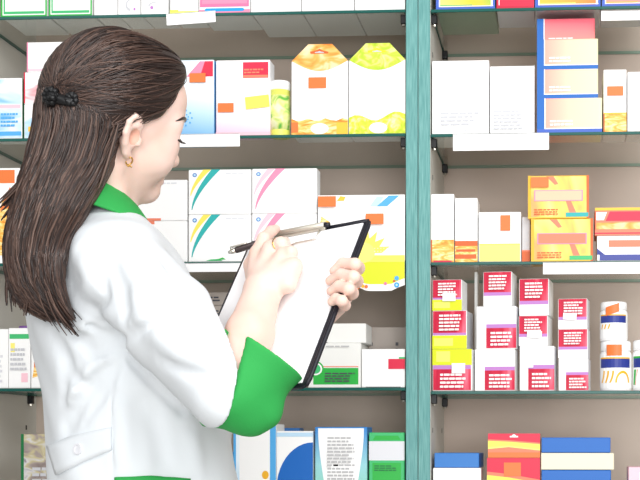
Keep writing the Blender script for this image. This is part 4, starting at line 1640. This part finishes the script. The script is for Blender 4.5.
# falling hair: left and right outline per photo height, and its depth
HROWS = [(98, 42, 84, -.70, -.71, .040), (118, 40, 114, -.68, -.71, .050), (140, 36, 112, -.68, -.71, .054), (165, 32, 106, -.68, -.72, .054), (190, 25, 92, -.68, -.735, .050),
         (215, 18, 78, -.68, -.752, .042), (240, 13, 65, -.685, -.785, .034), (262, 12, 58, -.69, -.808, .028), (285, 13, 59, -.70, -.803, .022), (305, 23, 65, -.725, -.793, .015), (323, 54, 75, -.768, -.788, .009)]
hz = A(*[zat((l + r) / 2, y, (Y0 + Y1) / 2) for y, l, r, Y0, Y1, b in HROWS])
hxl = np.array([P(l, y, Y0) for y, l, r, Y0, Y1, b in HROWS])
hxr = np.array([P(r, y, Y1) for y, l, r, Y0, Y1, b in HROWS])
hc = (hxl + hxr) / 2
hdir = (hxr - hxl)[:, :2]
hw = np.linalg.norm(hdir, axis=1) / 2
hdir = hdir / (2 * hw[:, None])
hb = A(*[r[5] for r in HROWS])
ordz = np.argsort(hz)
LD = A(hdir[5, 0], hdir[5, 1], 0)


def hrow(z):
    f_ = lambda arr: np.interp(z, hz[ordz], arr[ordz])
    return f_(hc[:, 0]), f_(hc[:, 1]), f_(hw), f_(hb), f_(hdir[:, 0]), f_(hdir[:, 1])


def hair_fall(p, grow=0.0):
    z = p[:, 2]
    cx, cy, a, b, lx, ly = hrow(z)
    a = a * .96 + grow
    b = b + grow
    dx, dy = p[:, 0] - cx, p[:, 1] - cy
    u = dx * lx + dy * ly
    v = -dx * ly + dy * lx
    k = np.sqrt((u / a) ** 2 + (v / b) ** 2) + 1e-6
    g = np.sqrt((u / (a * a)) ** 2 + (v / (b * b)) ** 2) + 1e-6
    d = k * (k - 1) / g
    d = np.where(k < .3, -np.minimum(a, b) * .7, d)
    d = smax(d, z - hz.max(), .02)
    return smax(d, hz.min() + .004 - z, .004)


def hair(p):
    d = smin(hair_cap(p), hair_fall(p), .02)
    # locks: shallow vertical grooves
    q = p - HO
    w = q @ LD
    return d + .0016 * np.sin(w * 420 + 6 * np.sin(p[:, 2] * 14)) * np.clip((HO[2] + .0 - p[:, 2]) / .05, 0, 1)


lo_h = np.minimum(np.min(hxl, axis=0), HO - .15) - .06
hi_h = np.maximum(np.max(hxr, axis=0), HO + A(.16, .16, .19)) + .02
av, aq = nets(hair, lo_h, hi_h, .0034)
av = relax(av, aq, 1)
hair_o = mesh_obj('hair', [(av, aq)], ['hair_base'], person)
hair_o['label'] = 'long dark brown hair, half gathered at the back'


def grad(sdf, p, e=1e-3):
    g = np.stack([sdf(p + A(e, 0, 0)) - sdf(p - A(e, 0, 0)), sdf(p + A(0, e, 0)) - sdf(p - A(0, e, 0)), sdf(p + A(0, 0, e)) - sdf(p - A(0, 0, e))], 1)
    return g / (np.linalg.norm(g, axis=1, keepdims=True) + 1e-9)


rng = np.random.default_rng(5)
lines = []
# strands combed back over the crown to the clip, all traced together on the cap surface
fc = av[aq].mean(1)
capm = (np.abs(hair_cap(fc)) < .004)
lc = to_local(fc)
seed_i = np.where(capm)[0]
pick = rng.choice(seed_i, 1100)
p = fc[pick].copy()
off = rng.uniform(.0002, .0022, len(p))
tgt_l = np.tile(CLIP_L, (len(p), 1))
l0 = to_local(p)
lowmask = l0[:, 2] < .045 + .25 * np.minimum(l0[:, 0], 0)
tgt_l[lowmask] = A(-.088, -.045, -.045)
tgt_l[:, 1] += rng.normal(0, .010, len(p))
tgt_l[:, 2] += rng.normal(0, .012, len(p))
tgt = HO + HS * (tgt_l @ HM)
path = [p.copy()]
alive = np.ones(len(p), bool)
ends = np.full(len(p), 40)
for st in range(40):
    g = grad(hair_cap, p)
    d = tgt - p
    dist = np.linalg.norm(d, axis=1)
    newly = alive & (dist < .022)
    ends[newly] = st + 1
    alive &= ~newly
    d = d - g * (d * g).sum(1, keepdims=True)
    d /= np.linalg.norm(d, axis=1, keepdims=True) + 1e-9
    p = np.where(alive[:, None], p + d * .006, p)
    s = hair_cap(p) - off
    p = np.where(alive[:, None], p - g * s[:, None], p)
    path.append(p.copy())
path = np.array(path)
for i in range(len(pick)):
    e = min(ends[i], 40)
    if e > 5:
        lines.append(('cap', path[:e:2, i] if e > 12 else path[:e, i]))
# falling strands
fl_ = []
for i in range(1050):
    ph = rng.uniform(-math.pi, math.pi)
    rad = 1.0 + rng.uniform(-.02, .03)
    dr = rng.normal(0, .09)
    z0 = rng.uniform(hz.max() - .03, hz.max() + .012) if i % 3 else rng.uniform(hz.min() + .10, hz.max() - .03)
    z1 = hz.min() + abs(rng.normal(0, .03)) + .002
    ln = []
    wob = rng.uniform(0, 6)
    for t in np.linspace(0, 1, 18):
        z = z0 + (z1 - z0) * t
        cx, cy, a, b, lx, ly = hrow(z)
        q = ph + dr * t + .05 * math.sin(wob + 5 * t)
        u, v = a * .97 * rad * math.cos(q), b * rad * math.sin(q)
        ln.append(A(cx + lx * u - ly * v, cy + ly * u + lx * v, z))
    fl_.append(ln)
fl_ = np.array(fl_)
fp = fl_.reshape(-1, 3)
off2 = np.repeat(rng.uniform(.0003, .0018, len(fl_)), 18)
for _ in range(3):
    s_ = hair(fp)
    g_ = grad(hair, fp)
    inn = s_ < off2
    top_ = fp[:, 2] > hz.max() - .06
    fp = np.where(inn[:, None] | top_[:, None], fp - g_ * np.clip(s_ - off2, -.02, .02)[:, None], fp)
for ln in fp.reshape(-1, 18, 3):
    lines.append(('fall', ln))
# loose ends over the shoulder and stray locks at the left
for (pts, n, spread) in (([(40, 160), (30, 178), (15, 195), (3, 207)], 18, 3.0), ([(36, 180), (24, 196), (12, 210), (5, 222)], 8, 3.0), ([(20, 230), (13, 262), (11, 285), (14, 303)], 26, 4.0),
                         ([(34, 240), (34, 270), (30, 292), (28, 310)], 16, 4.0), ([(44, 250), (46, 285), (54, 305), (72, 326)], 34, 4.5), ([(40, 250), (40, 285), (46, 306), (60, 322)], 20, 5.0), ([(118, 122), (112, 145), (106, 165), (98, 185)], 10, 2.5)):
    for k in range(n):
        j = rng.normal(0, spread, 2)
        yy = rng.uniform(-.735, -.70)
        ln = []
        for i_, (x, y) in enumerate(pts):
            w_ = .5 + .5 * i_ / 3
            ln.append(P(x + j[0] * w_, y + j[1] * w_, (yy if y < 225 else yy + .717 + float(np.interp(x, [10, 40, 72], [-.715, -.768, -.812])))))
        # smooth through four points
        c4 = np.array(ln)
        out = []
        for t in np.linspace(0, 1, 10):
            b_ = [(1 - t) ** 3, 3 * t * (1 - t) ** 2, 3 * t * t * (1 - t), t ** 3]
            out.append(sum(bb * cc for bb, cc in zip(b_, [c4[0], c4[0] + (c4[1] - c4[0]) * 1.0, c4[2], c4[3]])))
        lines.append(('fall', np.array(out)))
for nm, share in (('hair_dark', .45), ('hair_mid', .85), ('hair_light', 1.0)):
    pass
m = MB()
m.keep = True
base = A(*person.location)
for kind, ln in lines:
    r_ = rng.random()
    mt = 'hair_dark' if r_ < .42 else ('hair_mid' if r_ < .84 else 'hair_light')
    r0 = rng.uniform(.0006, .0014) if kind == 'cap' else rng.uniform(.0007, .0019)
    n = len(ln)
    rr = [r0 * (.45 + .55 * min(1, 4 * i / n)) * (1 - .8 * max(0, (i / n - .7) / .3)) for i in range(n)]
    m.tube([tuple(x - base) for x in ln], rr, mt, 4, cap=False)
st_o = m.build('strands', hair_o, smooth=True)
st_o['label'] = 'combed strands and loose ends'


def hair_clip(m):
    c = P(58, 98, -.742)
    # two rows of dark petals round a bar
    m.tube([P(46, 97, -.735), P(58, 99, -.752), P(70, 102, -.752), P(81, 101, -.742)], [.006, .008, .008, .006], 'blackplastic', 8)
    for cx_, cy_, n, rad in ((52, 97, 9, 9.5), (52, 97, 6, 5), (73, 100, 7, 7)):
        for k in range(n):
            a = 2 * math.pi * k / n + .3 * n
            q = P(cx_ + rad * math.cos(a), cy_ + rad * 1.1 * math.sin(a), -.748 - (.010 if rad < 6 else 0))
            o0 = P(cx_, cy_, -.752)
            m.tube([o0, o0 * .4 + q * .6 + A(0, -.006, 0), q], [.003, .0062, .0022], 'blackplastic', 7)


hc_o = small('hair_clip', hair_clip, 'black flower-shaped hair clip')

# ---- legs and shoes, below the frame
for s in (-1, 1):
    hipc = A(float(np.interp(.8, zz_, sxS)), YB, .80) + BR_ * s * .085
    ft = A(hipc[0], hipc[1], .09) + BR_ * s * .015

    def leg(m):
        m.tube([hipc + A(0, 0, .05), hipc - A(0, 0, .15), (hipc + ft) / 2 - A(0, 0, .03) + BF * .015, ft + A(0, 0, .12), ft + A(0, 0, -.03)], [.085, .08, .062, .05, .052], 'trousercloth', 20)
    small('trouser_leg', leg, 'white trouser leg')

    def shoe(m):
        heel, toe = ft - BF * .06, ft + BF * .16
        m.tube([A(*(heel[:2]), .045), A(*((heel * .7 + toe * .3)[:2]), .048), A(*((heel * .35 + toe * .65)[:2]), .040), A(*((heel * .08 + toe * .92)[:2]), .030), A(*(toe[:2]), .026)], [.030, .040, .040, .030, .014], 'offwhite', 16)
        m.tube([A(*(heel[:2]), .010), A(*((heel * .5 + toe * .5)[:2]), .010), A(*((heel * .1 + toe * .9)[:2]), .010)], [.010, .010, .010], 'greige', 10)
    small('shoe', shoe, 'white shoe')

# ------------------------------------------------------------- clipboard
def board_frame(u, v, w):
    return TL + BU * u * BW + BV * v * BH + BN * w


board = empty('clipboard', tuple(board_frame(.5, 1, 0)), 'black clipboard holding white paper, gripped in the person\'s left hand', 'clipboard')
bbase = A(*board.location)


def bbuild(name, m, parent, label=None, smooth=False):
    m.v = [tuple(A(*v) - bbase) for v in m.v]
    o = m.build(name, None, smooth=smooth)
    o.parent = parent
    if label:
        o['label'] = label
    return o


def slab(m, u0, v0, u1, v1, w0, w1, name, cr=.0):
    pts = []
    for (cu_, cv_, a0) in ((u0 + cr, v0 + cr * BW / BH, 180), (u1 - cr, v0 + cr * BW / BH, 270), (u1 - cr, v1 - cr * BW / BH, 0), (u0 + cr, v1 - cr * BW / BH, 90)):
        for k in range(6 if cr else 1):
            a = R(a0 + 90 * k / 5)
            pts.append((cu_ + cr * math.cos(a), cv_ + cr * BW / BH * math.sin(a)))
    n = len(pts)
    vs = [board_frame(u, v, w1) for u, v in pts] + [board_frame(u, v, w0) for u, v in pts]
    fs = [list(range(n)), list(range(2 * n - 1, n - 1, -1))] + [[i, i + n, (i + 1) % n + n, (i + 1) % n] for i in range(n)]
    m.add(vs, fs, name)


m = MB()
slab(m, 0, 0, 1, 1, -.0048, -.0005, 'boardblack', .06)
bbuild('backing_board', m, board)
m = MB()
m.tube([board_frame(u, v, -.0022) for u, v in ((.985, .02), (.994, .05), (.994, .5), (.994, .95), (.985, .985))], .0034, 'boardblack', 8)
m.tube([board_frame(u, v, -.0022) for u, v in ((.02, .010), (.3, .006), (.7, .006), (.98, .012))], .0030, 'boardblack', 8)
bbuild('bound_edge', m, board, 'dark navy stitched edge', True)
m = MB()
slab(m, .025, .030, .955, .975, -.0005, .0010, 'paper')
bbuild('paper_sheets', m, board, 'blank white paper')
m = MB()
slab(m, .22, -.012, .66, .030, .0012, .0050, 'clipmetal', .008)
m.tube([board_frame(u, .010, .0065) for u in (.22, .66)], .0042, 'clipmetal', 10)
m.tube([board_frame(.655, .012, .0065), board_frame(.69, .010, .004)], .0038, 'boardblack', 8)
bbuild('clip', m, board, 'silver spring clip', True)
m = MB()
wire = [(.62, .03), (.62, .085), (.58, .092), (.46, .092), (.42, .10), (.38, .088), (.34, .10), (.30, .09), (.26, .085), (.26, .03)]
m.tube([board_frame(u, v, .0038) for u, v in wire], .0013, 'chrome', 7)
bbuild('wire_lever', m, [o for o in board.children if o.name.startswith('clip')][0], 'thin bent wire lever', True)

# ------------------------------------------------------------------- pen
pA, pB = bpt(228.5, 252.5, .020), bpt(279, 237, .0030)
pd = (pB - pA) / np.linalg.norm(pB - pA)
pL = np.linalg.norm(pB - pA)
pen = empty('pen', tuple(pA), 'dark metal ballpoint pen held in the writing hand', 'pen')
for nm, prof, mt in (('barrel', [(.14, .0042), (.17, .0048), (.55, .0050), (.72, .0044)], 'gunmetal'), ('push_button', [(.0, .0022), (.04, .0026), (.05, .0036), (.14, .0040)], 'chrome'),
                     ('tip', [(.72, .0042), (.93, .0020), (1.0, .0006)], 'chrome')):
    m = MB()
    m.tube([tuple(pd * pL * t) for t, r_ in prof], [r_ for t, r_ in prof], mt, 14)
    m.build(nm, pen, smooth=True)
m = MB()
up_ = BN - pd * (BN @ pd)
up_ /= np.linalg.norm(up_)
m.tube([tuple(pd * pL * t + up_ * h_) for t, h_ in ((.07, .004), (.08, .0075), (.36, .0072), (.40, .0062))], [.0013, .0015, .0013, .0016], 'chrome', 8)
m.build('pocket_clip', pen, smooth=True)
# ------------------------------------------------------------------- light
wd_ = bpy.data.worlds.new('world')
SC.world = wd_
wd_.use_nodes = True
bg = wd_.node_tree.nodes['Background']
bg.inputs['Color'].default_value = (1.0, 0.985, 0.97, 1)
bg.inputs['Strength'].default_value = .42


def area(name, loc, target, sx, sy, power, col=(1, 1, 1)):
    l = bpy.data.lights.new(name, 'AREA')
    l.shape = 'RECTANGLE'
    l.size, l.size_y = sx, sy
    l.energy = power
    l.color = col
    o = bpy.data.objects.new(name, l)
    o.location = loc
    o.rotation_euler = (Vector(target) - Vector(loc)).to_track_quat('-Z', 'Y').to_euler()
    COL.objects.link(o)


area('ceiling_lamp', (1.3, -2.4, 2.75), (-.1, -.3, 1.3), 1.4, 1.2, 50)
area('ceiling_lamp', (-1.5, -2.6, 2.75), (.0, 0, 1.3), 1.4, 1.2, 14)
area('front_fill', (.9, -5.6, 1.4), (.0, 0, 1.3), 3.0, 2.2, 175)  # added broad fill light behind the camera, brightens the cabinet interior
SC.view_settings.view_transform = 'Standard'
SC.view_settings.look = 'None'
SC.view_settings.exposure = 0.06
SC.view_settings.gamma = 1.0
SC.view_settings.use_curve_mapping = False
SC.cycles.max_bounces = 8
SC.cycles.transparent_max_bounces = 24
SC.cycles.use_denoising = True
